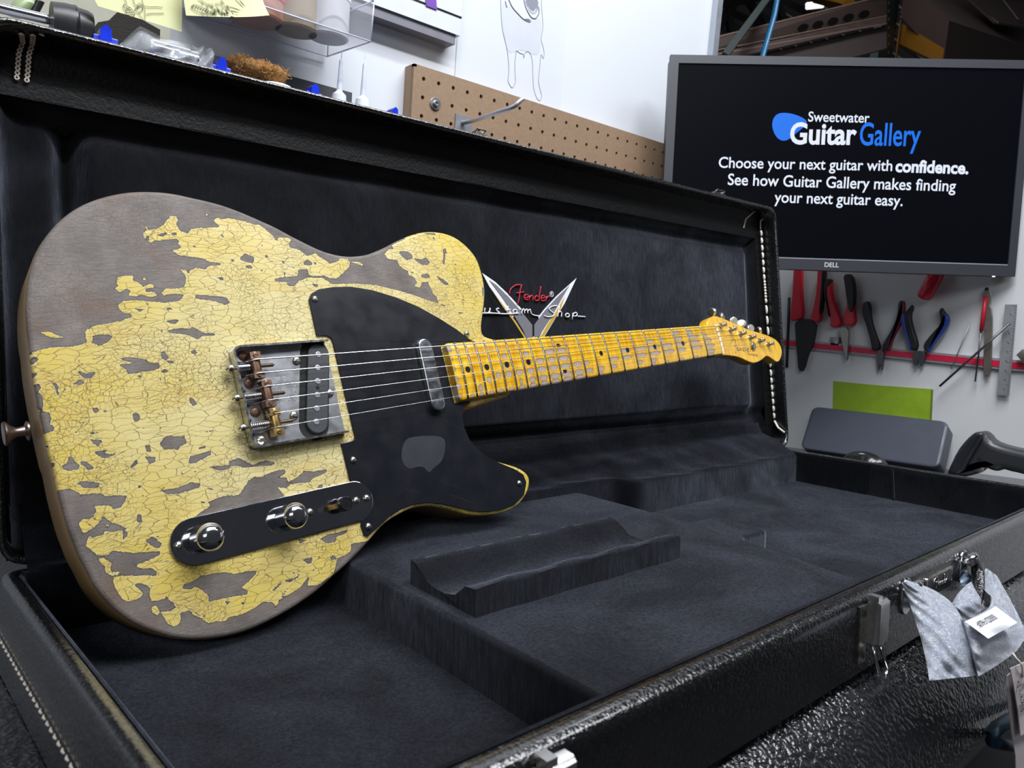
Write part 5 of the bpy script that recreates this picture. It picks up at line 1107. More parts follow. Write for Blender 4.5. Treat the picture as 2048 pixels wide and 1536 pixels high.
jar(510, 44, 33, 60, (M_cop, M_redl, .35), 'copper tin with red upper in the acrylic bin')
jar(415, 36, 27, 48, (M_frost, M_frost, .6), 'frosted tub behind the owl sketch note')
jar(592, 66, 27, 75, (M_tanp, M_redl, .5), 'tan jar with a red label band in the acrylic bin')
jar(655, 80, 25, 80, (M_frost, M_lab, .55), 'frosted white jar nearest the right end of the bin')
# sticky notes
t = NT('yellow_note_paper'); t.set(Base_Color=(.72, .72, .40, 1), Roughness=.7); M_note = t.m
M_ink = pbr('black_ink', (.015, .015, .02), .6)
YN = 780.
def note(poly, lines, lab, y=YN, curl=0.0):
    P_ = [wy(px, py, y) for px, py in poly]; c_ = sum(P_)/len(P_); e = empty('sticky_note', tuple(c_), None, lab, 'note', 'yellow sticky notes with ink sketches')
    b = MB(); A_, B_, C_, D_ = P_[:4]
    def f(u, v): p = (A_*(1-u)+B_*u)*(1-v)+(D_*(1-u)+C_*u)*v; return p-c_+np.array([0, -curl*8*(v**3)*u**4, curl*2*(v**3)*u**3])
    b.grid(f, 14, 14); b.build('note_paper', M_note, e, 3.2)
    strokes('ink_sketch', lines, lambda x, yy_: wy(x, yy_, y-.9)-c_, .22, M_ink, e, n=4)
c5 = lambda x, y: (x/5.12, y/5.12)
hand = [[(1270, 40), (1262, 70), (1285, 100), (1300, 160), (1335, 190), (1355, 180), (1380, 150), (1360, 110), (1335, 80), (1300, 60), (1270, 40)], [(1290, 85), (1330, 80)], [(1285, 105), (1345, 105)], [(1290, 130), (1360, 130)], [(1300, 155), (1370, 152)], [(1280, -20), (1300, 40)], [(1365, -20), (1385, 50), (1440, 55), (1460, 80), (1455, 110), (1410, 125), (1380, 105), (1390, 85), (1415, 95)], [(1410, 30), (1460, 50), (1520, 70), (1600, 68), (1665, 75)], [(1420, 130), (1450, 180), (1480, 225)], [(1455, -10), (1470, 60), (1485, 100), (1485, 180), (1485, 230)], [(1500, 145), (1560, 135), (1680, 135)], [(1400, 60), (1430, 75), (1400, 75)]]
note([(165, -45), (365, -45), (363.5, 63.5), (196, 12)], [[c5(*p) for p in s] for s in hand], 'yellow sticky note with an ink sketch of a hand gripping a bar', 775.)
c6 = lambda x, y: (340+x/4.876, y/4.876)
owl = [[(205, 70), (230, 45), (290, 60), (350, 90), (420, 130), (440, 100), (400, 60), (330, 20), (280, -10)], [(210, 75), (250, 105), (300, 125), (350, 130), (400, 138), (435, 135)]]
for k in range(9): owl.append([(235+24*k, 45+9*k), (215+25*k, 78+7*k)])
for k in range(26):
    x = 300+rng.uniform(0, 260); y = rng.uniform(-5, 130); owl.append([(x, y), (x+rng.uniform(4, 16), y+rng.uniform(12, 30)), (x+rng.uniform(10, 30), y+rng.uniform(18, 40))])
for k in range(14):
    x = 440+rng.uniform(0, 110); y = 40+rng.uniform(0, 90); owl.append([(x, y), (x+12, y+8), (x+20, y+30)])
owl += [[(560, 60), (620, 75), (680, 100), (720, 110), (790, 130), (770, 95), (720, 50), (680, 0)], [(640, -10), (700, 60), (760, 110)], [(600, 100), (640, 115), (690, 130), (680, 155), (640, 140)], [(560, 85), (600, 110), (620, 140)], [(590, 160), (620, 165), (640, 175)]]
note([(362, -40), (512, -50), (533, 38.5), (372, 31)], [[c6(*p) for p in s] for s in owl], 'yellow sticky note with an ink sketch of a bird wing, corner curling', 765., 1.0)

# ---------------------------------------------------------------- tools on the right-hand panel
XR = XW
q4 = lambda x, y: (1540+x/3.339, 520+y/3.339)
def side(poly, X=XR-14, crop=True):                       # pixel outline -> (-Y, Z) on the plane X
    out = []
    for p in poly:
        a = q4(*p) if crop else p; w_ = wx(a[0], a[1], X); out.append((-w_[1], w_[2]))
    return out
def sprism(poly, X, th, mat, name, par, bev=1.0, crop=True, smoothp=1):
    pl = side(poly, X, crop); pl = chaikin(pl, smoothp) if smoothp else pl
    ox = -par.matrix_world.translation.x*1000; oy = par.matrix_world.translation.y*1000; oz = par.matrix_world.translation.z*1000-ZO
    return MB().prism(pl, 0, th, lambda p: (X-p[2]+ox, -p[0]-oy, p[1]-oz), bev).build(name, mat, par, SM)
def sroot(name, poly, lab, cat, group=None, X=XR-10):
    a = side(poly, X); cx = sum(p[0] for p in a)/len(a); zmin = min(p[1] for p in a)
    return empty(name, (X, -cx, (zmin+max(p[1] for p in a))/2), None, lab, cat, group)
M_redg = pbr('red_grip', (.56, .012, .03), .35); M_blkg = pbr('black_grip', (.012, .012, .014), .45); M_blueg = pbr('blue_grip', (.012, .05, .32), .35)
M_jaw = pbr('dark_steel_jaw', (.13, .13, .14), .35, .9); M_jawl = pbr('grey_steel_jaw', (.32, .30, .28), .35, .9)
st_ = empty('magnetic_tool_strip', (XR, 600, wx(1800, 708, XR)[2]), None, 'red magnetic tool strip in a grey rail along the grey panel', 'tool strip')
def seg(px0, py0, px1, py1, h, th, mat, name, X=XR):
    a, c_ = wx(px0, py0, X), wx(px1, py1, X); o = np.array([XR, 600, wx(1800, 708, XR)[2]]); z = (a[2]+c_[2])/2
    MB().box((X-th-o[0], min(a[1], c_[1])-o[1], z-h/2-o[2]), (X-o[0], max(a[1], c_[1])-o[1], z+h/2-o[2]), None).build(name, mat, st_)
za_ = wx(1570, 702, XR)
MB().box((-7, 195-600, -9.5), (0, za_[1]+30-600, 9.5)).build('rail', pbr('grey_rail', (.35, .35, .37), .45, .4), st_)
MB().box((-8, 195-600, -5.5), (-6.5, za_[1]+30-600, 5.5)).build('red_strip', pbr('red_strip_mat', (.55, .012, .05), .35), st_)
def pl(n_, lab, parts):
    allp = sum([p[1] for p in parts], []); r = sroot('pliers', allp, lab, 'pliers', None)
    for nm, poly, mat, x_, th, bv in parts: sprism(poly, XR-9-x_, th, mat, nm, r, bv)
pl(0, 'wire strippers with long red and black handles, leftmost tool on the strip', [
 ('handle', [(172, 40), (227, 40), (222, 200), (240, 385), (200, 400), (150, 412), (150, 370), (165, 200)], M_redg, 0, 11, 3), ('handle', [(332, 40), (385, 40), (370, 250), (352, 330), (355, 400), (330, 422), (280, 395), (300, 330), (325, 200)], M_redg, 0, 11, 3),
 ('grip_edge', [(362, 45), (386, 45), (372, 250), (354, 372), (340, 335), (356, 200)], M_blkg, 1, 12, 3), ('jaw', [(172, 390), (325, 398), (300, 560), (265, 620), (235, 742), (197, 742), (190, 640), (178, 520)], M_blkg, 0, 6, 1)])
pl(1, 'long-nose pliers with red and black handles beside the wire strippers', [
 ('handle', [(385, 130), (425, 130), (430, 250), (462, 330), (490, 420), (470, 450), (415, 452), (418, 400), (398, 320), (378, 220)], M_redg, 0, 11, 3), ('handle', [(503, 100), (560, 98), (582, 200), (575, 330), (587, 432), (530, 445), (500, 420), (512, 350), (530, 290), (515, 180)], M_redg, 0, 11, 3),
 ('grip_edge', [(383, 128), (427, 128), (415, 170), (388, 180), (408, 330), (420, 400), (398, 330), (374, 220)], M_blkg, 1, 12, 2), ('grip_edge', [(503, 98), (562, 96), (582, 200), (572, 350), (545, 350), (528, 280), (516, 180)], M_blkg, 1, 12, 2), ('jaw', [(466, 450), (537, 448), (532, 560), (526, 660), (516, 676), (492, 560)], M_jawl, 0, 7, 1)])
pl(2, 'small black pliers with thin maroon grip edges in the middle of the strip', [
 ('handle', [(625, 290), (655, 272), (680, 290), (685, 400), (720, 510), (745, 570), (735, 602), (690, 607), (685, 560), (650, 430), (625, 370)], M_blkg, 0, 9, 3), ('handle', [(868, 272), (905, 275), (907, 340), (880, 430), (830, 520), (803, 607), (763, 600), (765, 560), (830, 450), (860, 370)], M_blkg, 0, 9, 3),
 ('grip_edge', [(890, 272), (907, 280), (907, 340), (882, 430), (832, 520), (808, 600), (790, 600), (820, 510), (870, 425), (892, 340)], pbr('maroon_grip', (.25, .015, .05), .4), 1, 10, 2), ('jaw', [(720, 600), (765, 600), (765, 680), (755, 735), (748, 735), (742, 685), (734, 735), (725, 735), (716, 680)], M_jaw, 0, 5, .6)])
pl(3, 'flush cutters with blue and black handles on the strip', [
 ('handle', [(955, 295), (967, 320), (947, 370), (962, 450), (1000, 560), (985, 607), (950, 602), (925, 520), (890, 430), (884, 375), (915, 345), (943, 320)], M_blkg, 0, 9, 3), ('handle', [(1155, 315), (1167, 340), (1210, 390), (1190, 450), (1120, 540), (1070, 617), (1035, 600), (1035, 560), (1090, 490), (1150, 430), (1145, 380), (1138, 340)], M_blkg, 0, 9, 3),
 ('grip_edge', [(887, 375), (915, 350), (910, 400), (930, 500), (960, 602), (945, 602), (922, 520), (888, 430)], M_blueg, 1, 10, 1.5), ('grip_edge', [(1168, 350), (1211, 390), (1191, 450), (1121, 540), (1071, 618), (1055, 612), (1100, 540), (1165, 450), (1178, 395)], M_blueg, 1, 10, 1.5), ('jaw', [(958, 618), (1000, 604), (1040, 610), (1042, 670), (1017, 716), (1005, 680), (995, 675), (985, 712), (963, 690)], M_jaw, 0, 6, .8)])
def swire(name, pts, r, mat, lab, cat, X=XR-14, extra=None):
    P_ = [wx(*q4(*p), X) for p in pts]; c_ = sum(P_)/len(P_); e = empty(name, tuple(c_), None, lab, cat)
    MB().tube([p-c_ for p in P_], r, 12).build('shaft', mat, e, 3.2)
    return e, c_
e, c_ = swire('screwdriver', [(1180, 20), (1130, 60), (1110, 110)], 3, M_steel, 'screwdriver with a translucent red handle hanging below the monitor', 'screwdriver')
A_, B_ = wx(*q4(1115, 90), XR-20)-c_, wx(*q4(1022, 262), XR-20)-c_
m_, L = frame_along(A_, B_); MB().lathe([(8, -14), (13.2, -4), (13.6, L*.35), (13.2, L-7), (11, L-2), (5, L)], 10, m_).build('red_handle', pbr('glossy_red_handle', (.60, .01, .04), .12), e, .9)
e, c_ = swire('pick_tool', [(1410, 460), (1392, 640), (1370, 812)], 1.5, M_jaw, 'thin hook tool with a slim red handle right of the tweezers gap', 'tool')
MB().tube([wx(*q4(x, y), XR-14)-c_ for x, y in ((1440, 240), (1425, 360), (1410, 475))], 3.2, 10).build('red_handle', M_redg, e, 3.2)
e = sroot('steel_spatula', [(1425, 210), (1485, 195), (1480, 780), (1425, 775)], 'flat steel spatula with a hooked top hanging on the strip', 'spatula')
sprism([(1428, 205), (1465, 197), (1485, 235), (1480, 280), (1468, 300), (1492, 335), (1487, 560), (1478, 782), (1427, 776), (1432, 560), (1436, 335), (1452, 300), (1450, 262), (1428, 235)], XR-9, 3, M_jawl, 'blade', e, .8)
sprism([(1438, 185), (1462, 182), (1460, 205), (1435, 210)], XR-9, 3, M_black, 'hook_tip', e, .5)
e = sroot('steel_ruler', [(1570, 297), (1652, 297), (1595, 905), (1515, 900)], 'short steel ruler with engraved scale, rightmost on the strip', 'ruler')
sprism([(1570, 297), (1652, 297), (1597, 907), (1515, 900)], XR-10, 1, pbr('satin_steel_ruler', (.36, .37, .39), .45, .6, .08), 'ruler_blade', e, 0, True, 0)
b = MB(); ex_, ez_, ey_ = [v*1000 for v in e.matrix_world.translation]
for k in range(40):
    f = k/39.; xr_ = 1650-55*f; yr_ = 305+590*f; L = 14 if k % 5 else 24
    a, c_ = wx(*q4(xr_, yr_), XR-11.2), wx(*q4(xr_-L, yr_-.5), XR-11.2); o = np.array([ex_, ez_, ey_-ZO]); b.tube([a-o, c_-o], .22, 4)
for k in range(9):
    f = (k+.6)/9; a, c_ = wx(*q4(1606-52*f, 320+560*f), XR-11.2), wx(*q4(1618-52*f, 336+560*f), XR-11.2); o = np.array([ex_, ez_, ey_-ZO]); b.tube([a-o, c_-o], .35, 4)
b.build('scale_marks', M_black, e)
e, c_ = swire('steel_rod', [(1133, 843), (1370, 632), (1600, 423)], 2.0, M_jaw, 'dark steel rod leaning diagonally across the ruler', 'rod', XR-22)
e, c_ = swire('thin_pin', [(1337, 420), (1275, 570), (1210, 728)], 1.1, pbr('pale_pin', (.42, .38, .35), .4, .6), 'thin pale needle file standing left of the diagonal rod', 'file', XR-10)
e, c_ = swire('black_rod', [(128, 250), (124, 400), (112, 720)], 3.2, M_blkg, 'black rod on the strip just right of the open lid', 'rod', XR-8)
e = sroot('wall_clip', [(410, 515), (470, 515), (470, 580), (410, 580)], 'small square metal clip above the strip behind the long-nose pliers', 'clip')
sprism([(410, 515), (470, 515), (470, 580), (410, 580)], XR-1, 6, M_jawl, 'clip_plate', e, 1, True, 0); sprism([(432, 535), (462, 535), (462, 562), (432, 562)], XR-7, 3, M_steel, 'clip_screw', e, 1)
e = sroot('hex_fitting', [(1660, 635), (1760, 600), (1760, 700)], 'grey metal fitting at the right edge of the strip', 'fitting')
sprism([(1662, 635), (1700, 598), (1790, 590), (1790, 690), (1704, 682)], XR-8, 16, M_jawl, 'fitting_body', e, 1.5, True, 0)
e = sroot('green_tape', [(425, 808), (1083, 862), (1072, 1062), (422, 985)], 'bright green tape label on the grey panel behind the dark box', 'tape')
sprism([(425, 808), (700, 835), (1083, 862), (1072, 1075), (420, 995)], XR-.5, 1.5, pbr('lime_green_tape', (.27, .42, .02), .45, 0, .18, 40, .4, 60, .002), 'tape_strip', e, 0, True, 0)
sprism([(1083, 862), (1090, 866), (1080, 1070), (1072, 1070)], XR-.5, 3, pbr('green_tape_edge', (.12, .2, .01), .5), 'tape_edge', e, 0, True, 0)
# grey case leaning against the panel
bc = [wx(*q4(285, 975), 1442), wx(*q4(1195, 1078), 1442), wx(*q4(1128, 1385), 1392), wx(*q4(205, 1238), 1392)]
bc[3] = bc[3]+(bc[3]-bc[0])*.06; bc[2] = bc[2]+(bc[2]-bc[1])*.01
e = empty('grey_case', tuple((bc[2]+bc[3])/2), None, 'slate grey box with rounded corners leaning on the grey panel', 'box'); o = (bc[2]+bc[3])/2
nb_ = np.cross(bc[1]-bc[0], bc[3]-bc[0]); nb_ /= np.linalg.norm(nb_); nb_ = nb_ if nb_[0] > 0 else -nb_
def bmap(p): u, v = p[0]/100, p[1]/50; return (bc[0]*(1-u)+bc[1]*u)*(1-v)+(bc[3]*(1-u)+bc[2]*u)*v + nb_*(34-p[2]) - o
MB().prism(rrect(0, 0, 100, 50, 6, 6), 0, 34, bmap, 2).build('box_shell', pbr('slate_grey_plastic', (.050, .058, .080), .42, 0, .06), e, SM)
# mouse dome
c_ = wx(1731, 922, 1215); e = empty('black_dome', tuple(c_), None, 'glossy black dome just showing over the right end of the case', 'mouse')
MB().lathe([(34*math.sin(a), 24*math.cos(a)) for a in np.linspace(PI/2, .02, 12)], 32, lambda p: (p[0]*.7, p[1]*1.1, p[2]-8)).build('dome_shell', pbr('glossy_black_shell', (.012, .012, .014), .2), e, 3.2)
# hand scanner
XS_ = 1330
sp_ = [(1215, 1440), (1225, 1400), (1290, 1265), (1345, 1195), (1400, 1145), (1450, 1138), (1488, 1160), (1520, 1205), (1600, 1235), (1700, 1258), (1900, 1300), (1900, 1470), (1696, 1412), (1640, 1402), (1590, 1385), (1560, 1402), (1520, 1396), (1470, 1372), (1440, 1405), (1400, 1425), (1330, 1440)]
e = empty('hand_scanner', tuple(wx(*q4(1450, 1400), XS_)), None, 'black hand-held scanner lying on its side at the right edge', 'scanner')
def sp2_(poly, X, th, mat, name, bev, k=1): 
    t_ = e.matrix_world.translation; ox, oy, oz = t_.x*1000, t_.y*1000, t_.z*1000-ZO
    return MB().prism(chaikin(side(poly, X), k), 0, th, lambda p: (X-p[2]-ox, -p[0]-oy, p[1]-oz), bev, 5).build(name, mat, e, 1.2)
M_scn = pbr('dark_grey_scanner', (.030, .032, .036), .33, 0, .05)
sp2_(sp_, XS_+20, 34, M_scn, 'scanner_body', 11); sp2_([(1228, 1420), (1300, 1272), (1400, 1147), (1450, 1140), (1478, 1162), (1400, 1290), (1330, 1420)], XS_+12, 34, pbr('scanner_face', (.022, .024, .030), .25), 'scanner_nose', 5)
sp2_([(1385, 1320), (1425, 1325), (1420, 1348), (1388, 1345)], XS_-13, 1.5, M_blackhole, 'screw_recess', 0); sp2_([(1375, 1390), (1430, 1385), (1428, 1415), (1375, 1412)], XS_-8, 6, M_steel, 'metal_latch', 1, 0)

# ---------------------------------------------------------------- foam wrap, label, hang tag, cable by the handle
def cyw(px, py, y): r = CR.T @ ray(px, py); return CR @ (r*(y/r[1]))
q5 = lambda x, y: (1650+x/3.369, 1080+y/3.369)
def wp5(x, y, d): return cyw(*q5(x, y), d)
def spl(P_, u):
    P_ = [np.array(p, float) for p in P_]; s = u*(len(P_)-1); k = min(int(s), len(P_)-2); f = s-k; p0, p1, p2, p3 = [P_[min(max(j, 0), len(P_)-1)] for j in (k-1, k, k+1, k+2)]
    return .5*((2*p1)+(-p0+p2)*f+(2*p0-5*p1+4*p2-p3)*f*f+(-p0+3*p1-3*p2+p3)*f**3)
wrap0 = wp5(1000, 900, 160)
wrap = empty('foam_wrap', tuple(wrap0), None, 'crinkled white foam sheet wrapped around the case handle', 'wrapping')
t = NT('crinkled_white_foam'); c = t.co(); nn = t.noise(c, 300, 5, .75, 1.5); n2 = t.noise(c, 60, 4)
t.set(Base_Color=t.mix(t.math('ADD', t.math('MULTIPLY', t.ramp(n2, .35, .7), .5), t.math('MULTIPLY', t.ramp(nn, .38, .62), .5)), (.52, .58, .72), (.88, .90, .96)), Roughness=.42)
t.bump(t.math('ADD', t.math('MULTIPLY', nn, 1.3), t.math('MULTIPLY', n2, .5)), 1.0, .0036); M_foam = t.m
def patch(name, L, R_, bulge=8, n=40, m=40, par=wrap, mat=None, w_=1.6):
    b = MB()
    def f(u, v):
        a = spl(L, v); c_ = spl(R_, v); p = a*(1-u)+c_*u; d = p[2]-bulge*math.sin(PI*u)*math.sin(PI*min(1, v+.1))-w_*.8*math.sin(u*7+v*5)*math.sin(v*6-u*4)-.25*w_*math.sin(u*23-v*33)
        return wp5(p[0], p[1], d)-wrap0
    b.grid(f, n, m); o = b.build(name, mat or M_foam, par, 3.2); return o
patch('left_flap', [(512, 288, 206), (560, 400, 200), (600, 520, 192), (650, 680, 180), (688, 850, 168), (702, 948, 160)], [(560, 272, 206), (720, 330, 200), (850, 420, 188), (930, 545, 172), (990, 740, 155), (1040, 912, 148)], 8)
patch('front_fold', [(900, 475, 184), (935, 549, 168), (1010, 512, 166), (1100, 460, 172), (1118, 380, 184), (1040, 290, 198), (1085, 188, 204)], [(1030, 918, 147), (1060, 905, 146), (1150, 850, 148), (1250, 780, 152), (1315, 715, 156), (1340, 590, 166), (1160, 240, 198)], 6)
patch('inner_cup', [(852, 432, 196), (905, 350, 200), (990, 280, 203), (1060, 310, 203), (1112, 388, 200)], [(895, 472, 186), (928, 540, 184), (1000, 515, 184), (1060, 470, 186), (1112, 445, 190)], 6)
patch('inner_corner', [(905, 262, 208), (958, 215, 209), (1003, 272, 208)], [(920, 310, 207), (962, 300, 207), (1000, 285, 207)], 0, 8, 8, mat=pbr('pale_blue_film', (.32, .42, .58), .35))
patch('right_edge', [(1322, 600, 168), (1345, 560, 176), (1360, 520, 180)], [(1318, 690, 160), (1345, 680, 166), (1400, 650, 170)], 2, 8, 8, mat=pbr('pale_blue_edge', (.35, .45, .66), .4))
lab0 = [(942, 547, 160), (1150, 446, 164), (1297, 556, 151), (1100, 664, 144)]
def labp(u, v, off=0):
    a = [np.array(p, float) for p in lab0]; p = (a[0]*(1-u)+a[1]*u)*(1-v)+(a[3]*(1-u)+a[2]*u)*v; p = p+np.array([0, 14*math.sin(PI*u)*(1-v)*.6, -5*math.sin(PI*u)*math.sin(PI*v)-off]); return wp5(*p)-wrap0
lb = MB().grid(lambda u, v: labp(u, v), 20, 14).build('paper_label', pbr('white_label_paper', (.84, .85, .88), .5, 0, .02), wrap, 3.2)
vs, fs = text_mb('#00961020000', 1.0, .01); x0_, x1_ = vs[:, 0].min(), vs[:, 0].max(); y1_ = vs[:, 1].max()
MB().add([labp(.17+.58*(v[0]-x0_)/(x1_-x0_), .46-.28*v[1]/y1_, .7) for v in vs], fs).build('printed_number', M_black, lb)
tg0 = wp5(1290, 1200, 130)
tag_ = empty('hang_tag', tuple(tg0), None, 'pale pink card hang tag on a white string at the lower right edge', 'tag')
q6 = lambda x, y: (1840+x/6.0, 1280+y/6.0)
def t6(x, y, d): return cyw(*q6(x, y), d)-tg0
M_card = pbr('pale_pink_card', (.56, .50, .51), .6, 0, .03)
def card(name, P_, d0, d1, th=.6):
    pts_ = [t6(x, y, d0+(d1-d0)*(y-280)/1200) for x, y in P_]; n = len(pts_); back = [p+(CR @ np.array([0, th, 0])) for p in pts_]
    return MB().add(pts_+back, [list(range(n)), list(range(2*n-1, n-1, -1))]+[(i, (i+1) % n, n+(i+1) % n, n+i) for i in range(n)]).build(name, M_card, tag_)
card('front_card', [(1085, 345), (1248, 270), (1400, 215), (1420, 1060), (1248, 1130), (1210, 1150), (1180, 870), (1130, 560)], 150, 146)
card('back_card', [(1050, 432), (1084, 400), (1400, 300), (1430, 1800), (1160, 1800), (1150, 1400), (1110, 1150), (1075, 850), (1047, 560)], 153, 152)
MB().tube([t6(1112, 158, 152), t6(1150, 215, 150), (t6(1195, 262, 148)), t6(1222, 300, 147), t6(1228, 370, 148), t6(1228, 440, 149.5)], .8, 6).build('string_loop', M_whitestitch, tag_, 3.2)
for (s_, xa_, ya_, xb_2, yb_2) in (('Power Bloc', 1150, 640, 1420, 520), ('Type', 1178, 715, 1240, 690), ('Serial No.', 1190, 808, 1400, 730), ('Date', 1198, 865, 1290, 830), ('PIN', 1205, 920, 1270, 895)):
    dd = 145.8
    A_ = t6(xa_, ya_, dd); B_ = t6(xb_2, yb_2, dd); text_fit(s_, A_, B_, M_black, 'printed_line', tag_, CR @ np.array([0, -1, 0]), 1.0, 0, 0, .15)
cb_ = wp5(1180, 1330, 100); e = empty('blue_cable', tuple(cb_), None, 'dark blue cable looping under the bench edge behind the hang tag', 'cable')
MB().tube([t6(x, y, d)+tg0-cb_ for x, y, d in ((1500, 800, 172), (1250, 870, 170), (1060, 965, 168), (920, 1055, 166), (850, 1140, 166), (870, 1215, 166), (1000, 1250, 168), (1200, 1280, 170), (1500, 1330, 172))], 5.0, 14).build('cable_body', pbr('dark_blue_rubber', (.002, .022, .042), .5), e, 3.2)

# ---------------------------------------------------------------- warehouse beyond the wall
qw = lambda x, y: (1420+x/3.342, y/3.342)
def W3(x, y, D): return wy(*qw(x, y), D)
def slabp(name, P_, thick, mat, par, o):
    pts_ = [W3(*p)-o for p in P_]; n = len(pts_); top = [p+np.array([0, 0, thick]) for p in pts_]
    return MB().add(pts_+top, [list(range(n)), list(range(2*n-1, n-1, -1))]+[(i, (i+1) % n, n+(i+1) % n, n+i) for i in range(n)]).build(name, mat, par)
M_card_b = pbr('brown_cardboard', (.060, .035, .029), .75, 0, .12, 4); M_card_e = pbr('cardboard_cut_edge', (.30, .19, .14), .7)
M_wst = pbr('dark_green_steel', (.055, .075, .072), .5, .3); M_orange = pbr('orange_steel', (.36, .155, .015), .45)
o = W3(1215, 330, 2600); rack = empty('storage_rack', tuple(o), None, 'dark green perforated rack upright with orange beams behind the monitor', 'rack')
a_, b_2 = W3(1170, 0, 2600), W3(1268, 0, 2600); z0_, z1_ = W3(1200, 700, 2600)[2], W3(1200, -300, 2600)[2]
MB().box((a_[0], 2600, z0_), (b_2[0], 2660, z1_), lambda p: (p[0]-o[0], p[1]-o[1], p[2]-o[2])).build('upright', M_wst, rack)
for k in range(7):
    for xx, m2_ in ((1196, M_orange), (1240, M_blackhole)):
        p = W3(xx, 20+k*55, 2598)-o; MB().box((-7, -1, -9), (7, 1, 9), at(*p)).build('slot', m2_, rack)
p = W3(1262, 250, 2590)-o; q = W3(1262, 125, 2590)-o; MB().box((-9, -4, p[2]-160), (9, 4, q[2]), at(p[0], p[1], 0)).build('beam_connector', M_orange, rack)
A_, B_ = W3(1275, 190, 2600)-o, W3(1560, 360, 1900)-o
MB().add([A_+np.array([0, 0, 40]), B_+np.array([0, 0, 30]), B_+np.array([0, 0, -60]), A_+np.array([0, 0, -110]), A_+np.array([50, 20, 40]), B_+np.array([50, 20, 30]), B_+np.array([50, 20, -60]), A_+np.array([50, 20, -110])], [(0, 1, 2, 3), (4, 7, 6, 5), (0, 4, 5, 1), (1, 5, 6, 2), (2, 6, 7, 3), (3, 7, 4, 0)]).build('beam', M_orange, rack)
A_, B_ = W3(700, -30, 3600)-o, W3(930, 25, 3000)-o
MB().tube([A_, B_], 60, 4).build('beam', M_orange, rack)
A_, B_ = W3(95, 380, 2300)-o, W3(420, -60, 2700)-o
MB().tube([A_, B_], 26, 4, None).build('diagonal_brace', M_wst, rack, SM)
o = W3(600, 200, 2700); sh1 = empty('cardboard_sheets', tuple(o), None, 'long brown cardboard sheets on the rack with a row of dark round marks', 'cardboard')
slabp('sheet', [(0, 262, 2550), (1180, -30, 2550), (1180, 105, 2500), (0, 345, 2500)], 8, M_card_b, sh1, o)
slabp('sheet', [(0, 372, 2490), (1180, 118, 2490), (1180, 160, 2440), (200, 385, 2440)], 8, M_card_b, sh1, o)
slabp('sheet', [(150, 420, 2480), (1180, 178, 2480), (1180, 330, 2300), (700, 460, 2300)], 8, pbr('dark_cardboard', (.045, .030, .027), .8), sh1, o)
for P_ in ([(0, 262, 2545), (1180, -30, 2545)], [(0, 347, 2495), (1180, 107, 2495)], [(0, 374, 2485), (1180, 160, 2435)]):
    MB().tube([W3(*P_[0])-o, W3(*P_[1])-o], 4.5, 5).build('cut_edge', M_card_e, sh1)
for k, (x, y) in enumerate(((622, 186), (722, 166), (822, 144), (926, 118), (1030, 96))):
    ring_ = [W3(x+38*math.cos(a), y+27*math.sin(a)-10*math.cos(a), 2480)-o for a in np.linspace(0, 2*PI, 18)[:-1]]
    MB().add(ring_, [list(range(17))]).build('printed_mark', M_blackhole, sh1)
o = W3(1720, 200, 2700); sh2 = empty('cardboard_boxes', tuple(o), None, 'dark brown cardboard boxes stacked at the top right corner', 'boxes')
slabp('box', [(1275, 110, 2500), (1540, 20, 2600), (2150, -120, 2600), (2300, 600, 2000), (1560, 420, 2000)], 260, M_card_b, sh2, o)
slabp('box', [(1700, -20, 2300), (2150, 40, 2250), (2150, 200, 2000), (1900, 160, 2050)], 14, pbr('flap_cardboard', (.06, .036, .03), .8), sh2, o)
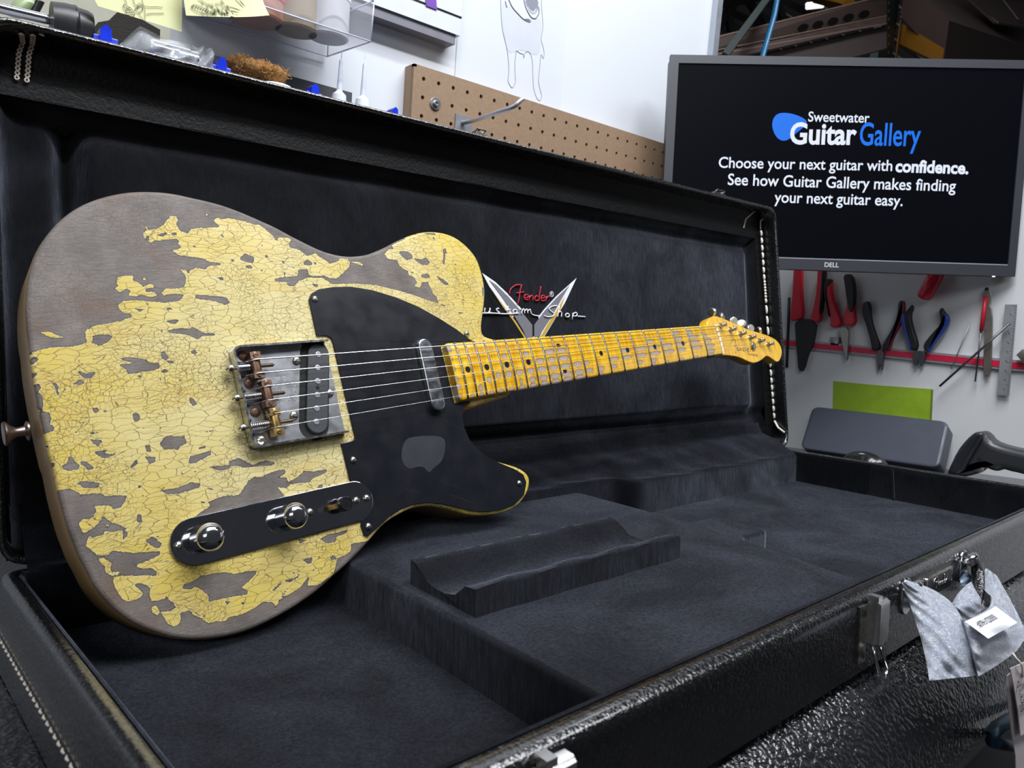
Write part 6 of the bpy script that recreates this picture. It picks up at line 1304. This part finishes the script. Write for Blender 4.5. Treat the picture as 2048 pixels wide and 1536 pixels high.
for P_ in ([(1275, 112, 2495), (1640, 10, 2590)], [(1275, 78, 2560), (1700, -20, 2640)], [(1735, 5, 2270), (1925, 155, 2040)], [(1960, 0, 2240), (2060, 130, 2050)]):
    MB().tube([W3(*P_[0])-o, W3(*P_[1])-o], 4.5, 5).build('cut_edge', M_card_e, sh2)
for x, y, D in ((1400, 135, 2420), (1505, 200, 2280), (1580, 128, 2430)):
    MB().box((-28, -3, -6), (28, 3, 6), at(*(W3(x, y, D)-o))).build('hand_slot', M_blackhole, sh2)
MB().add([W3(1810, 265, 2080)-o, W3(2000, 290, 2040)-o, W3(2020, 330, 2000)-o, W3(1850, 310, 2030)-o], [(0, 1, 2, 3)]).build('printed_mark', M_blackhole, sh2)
o = W3(400, 200, 1300); e = empty('blue_air_hose', tuple(o), None, 'bright blue hose hanging behind the wall edge above the monitor', 'hose')
MB().tube([W3(x, y, 1300)-o for x, y in ((470, -120), (447, 0), (430, 100), (395, 220), (350, 380), (330, 460))], 8.5, 12).build('hose', pbr('blue_hose', (.03, .20, .42), .25), e, 3.2)
MB().box((-2000, 9000, -1500), (14000, 9050, 9000)).build('wall_far', pbr('dark_warehouse_wall', (.05, .05, .055), .8)).__setitem__('kind', 'structure')
rf = MB(); 
for k in range(60): y = 3200+k*95; rf.box((-500, y, 3300+(k % 2)*30), (12000, y+60, 3340+(k % 2)*30))
o_2 = rf.build('ceiling', pbr('corrugated_roof', (.16, .15, .15), .6)); o_2['kind'] = 'structure'
o = W3(300, 100, 4000); e = empty('roof_truss', tuple(o), None, 'dark steel roof trusses far behind the rack', 'truss')
for P_ in ([(20, 230), (200, -30)], [(130, 80), (560, 260)], [(240, -30), (370, 200)], [(460, -20), (760, 150)], [(440, 0), (520, 200)], [(120, 100), (170, 330)], [(0, 40), (420, -40)]):
    MB().tube([W3(*P_[0], 4200)-o, W3(*P_[1], 4200)-o], 42, 4).build('truss_bar', M_blackhole, e)
o = W3(700, 40, 3900); e = empty('bay_lamp', tuple(o), None, 'lit warehouse bay lamp seen above the cardboard sheets', 'lamp')
for dy in (-14, 14): MB().tube([W3(650, 40+dy*.7, 3900)-o, W3(750, 30+dy*.7, 3900)-o], 20, 8).build('lamp_tube', emis('lamp_glow', (1, .95, .9), 1.6), e, 3.2)
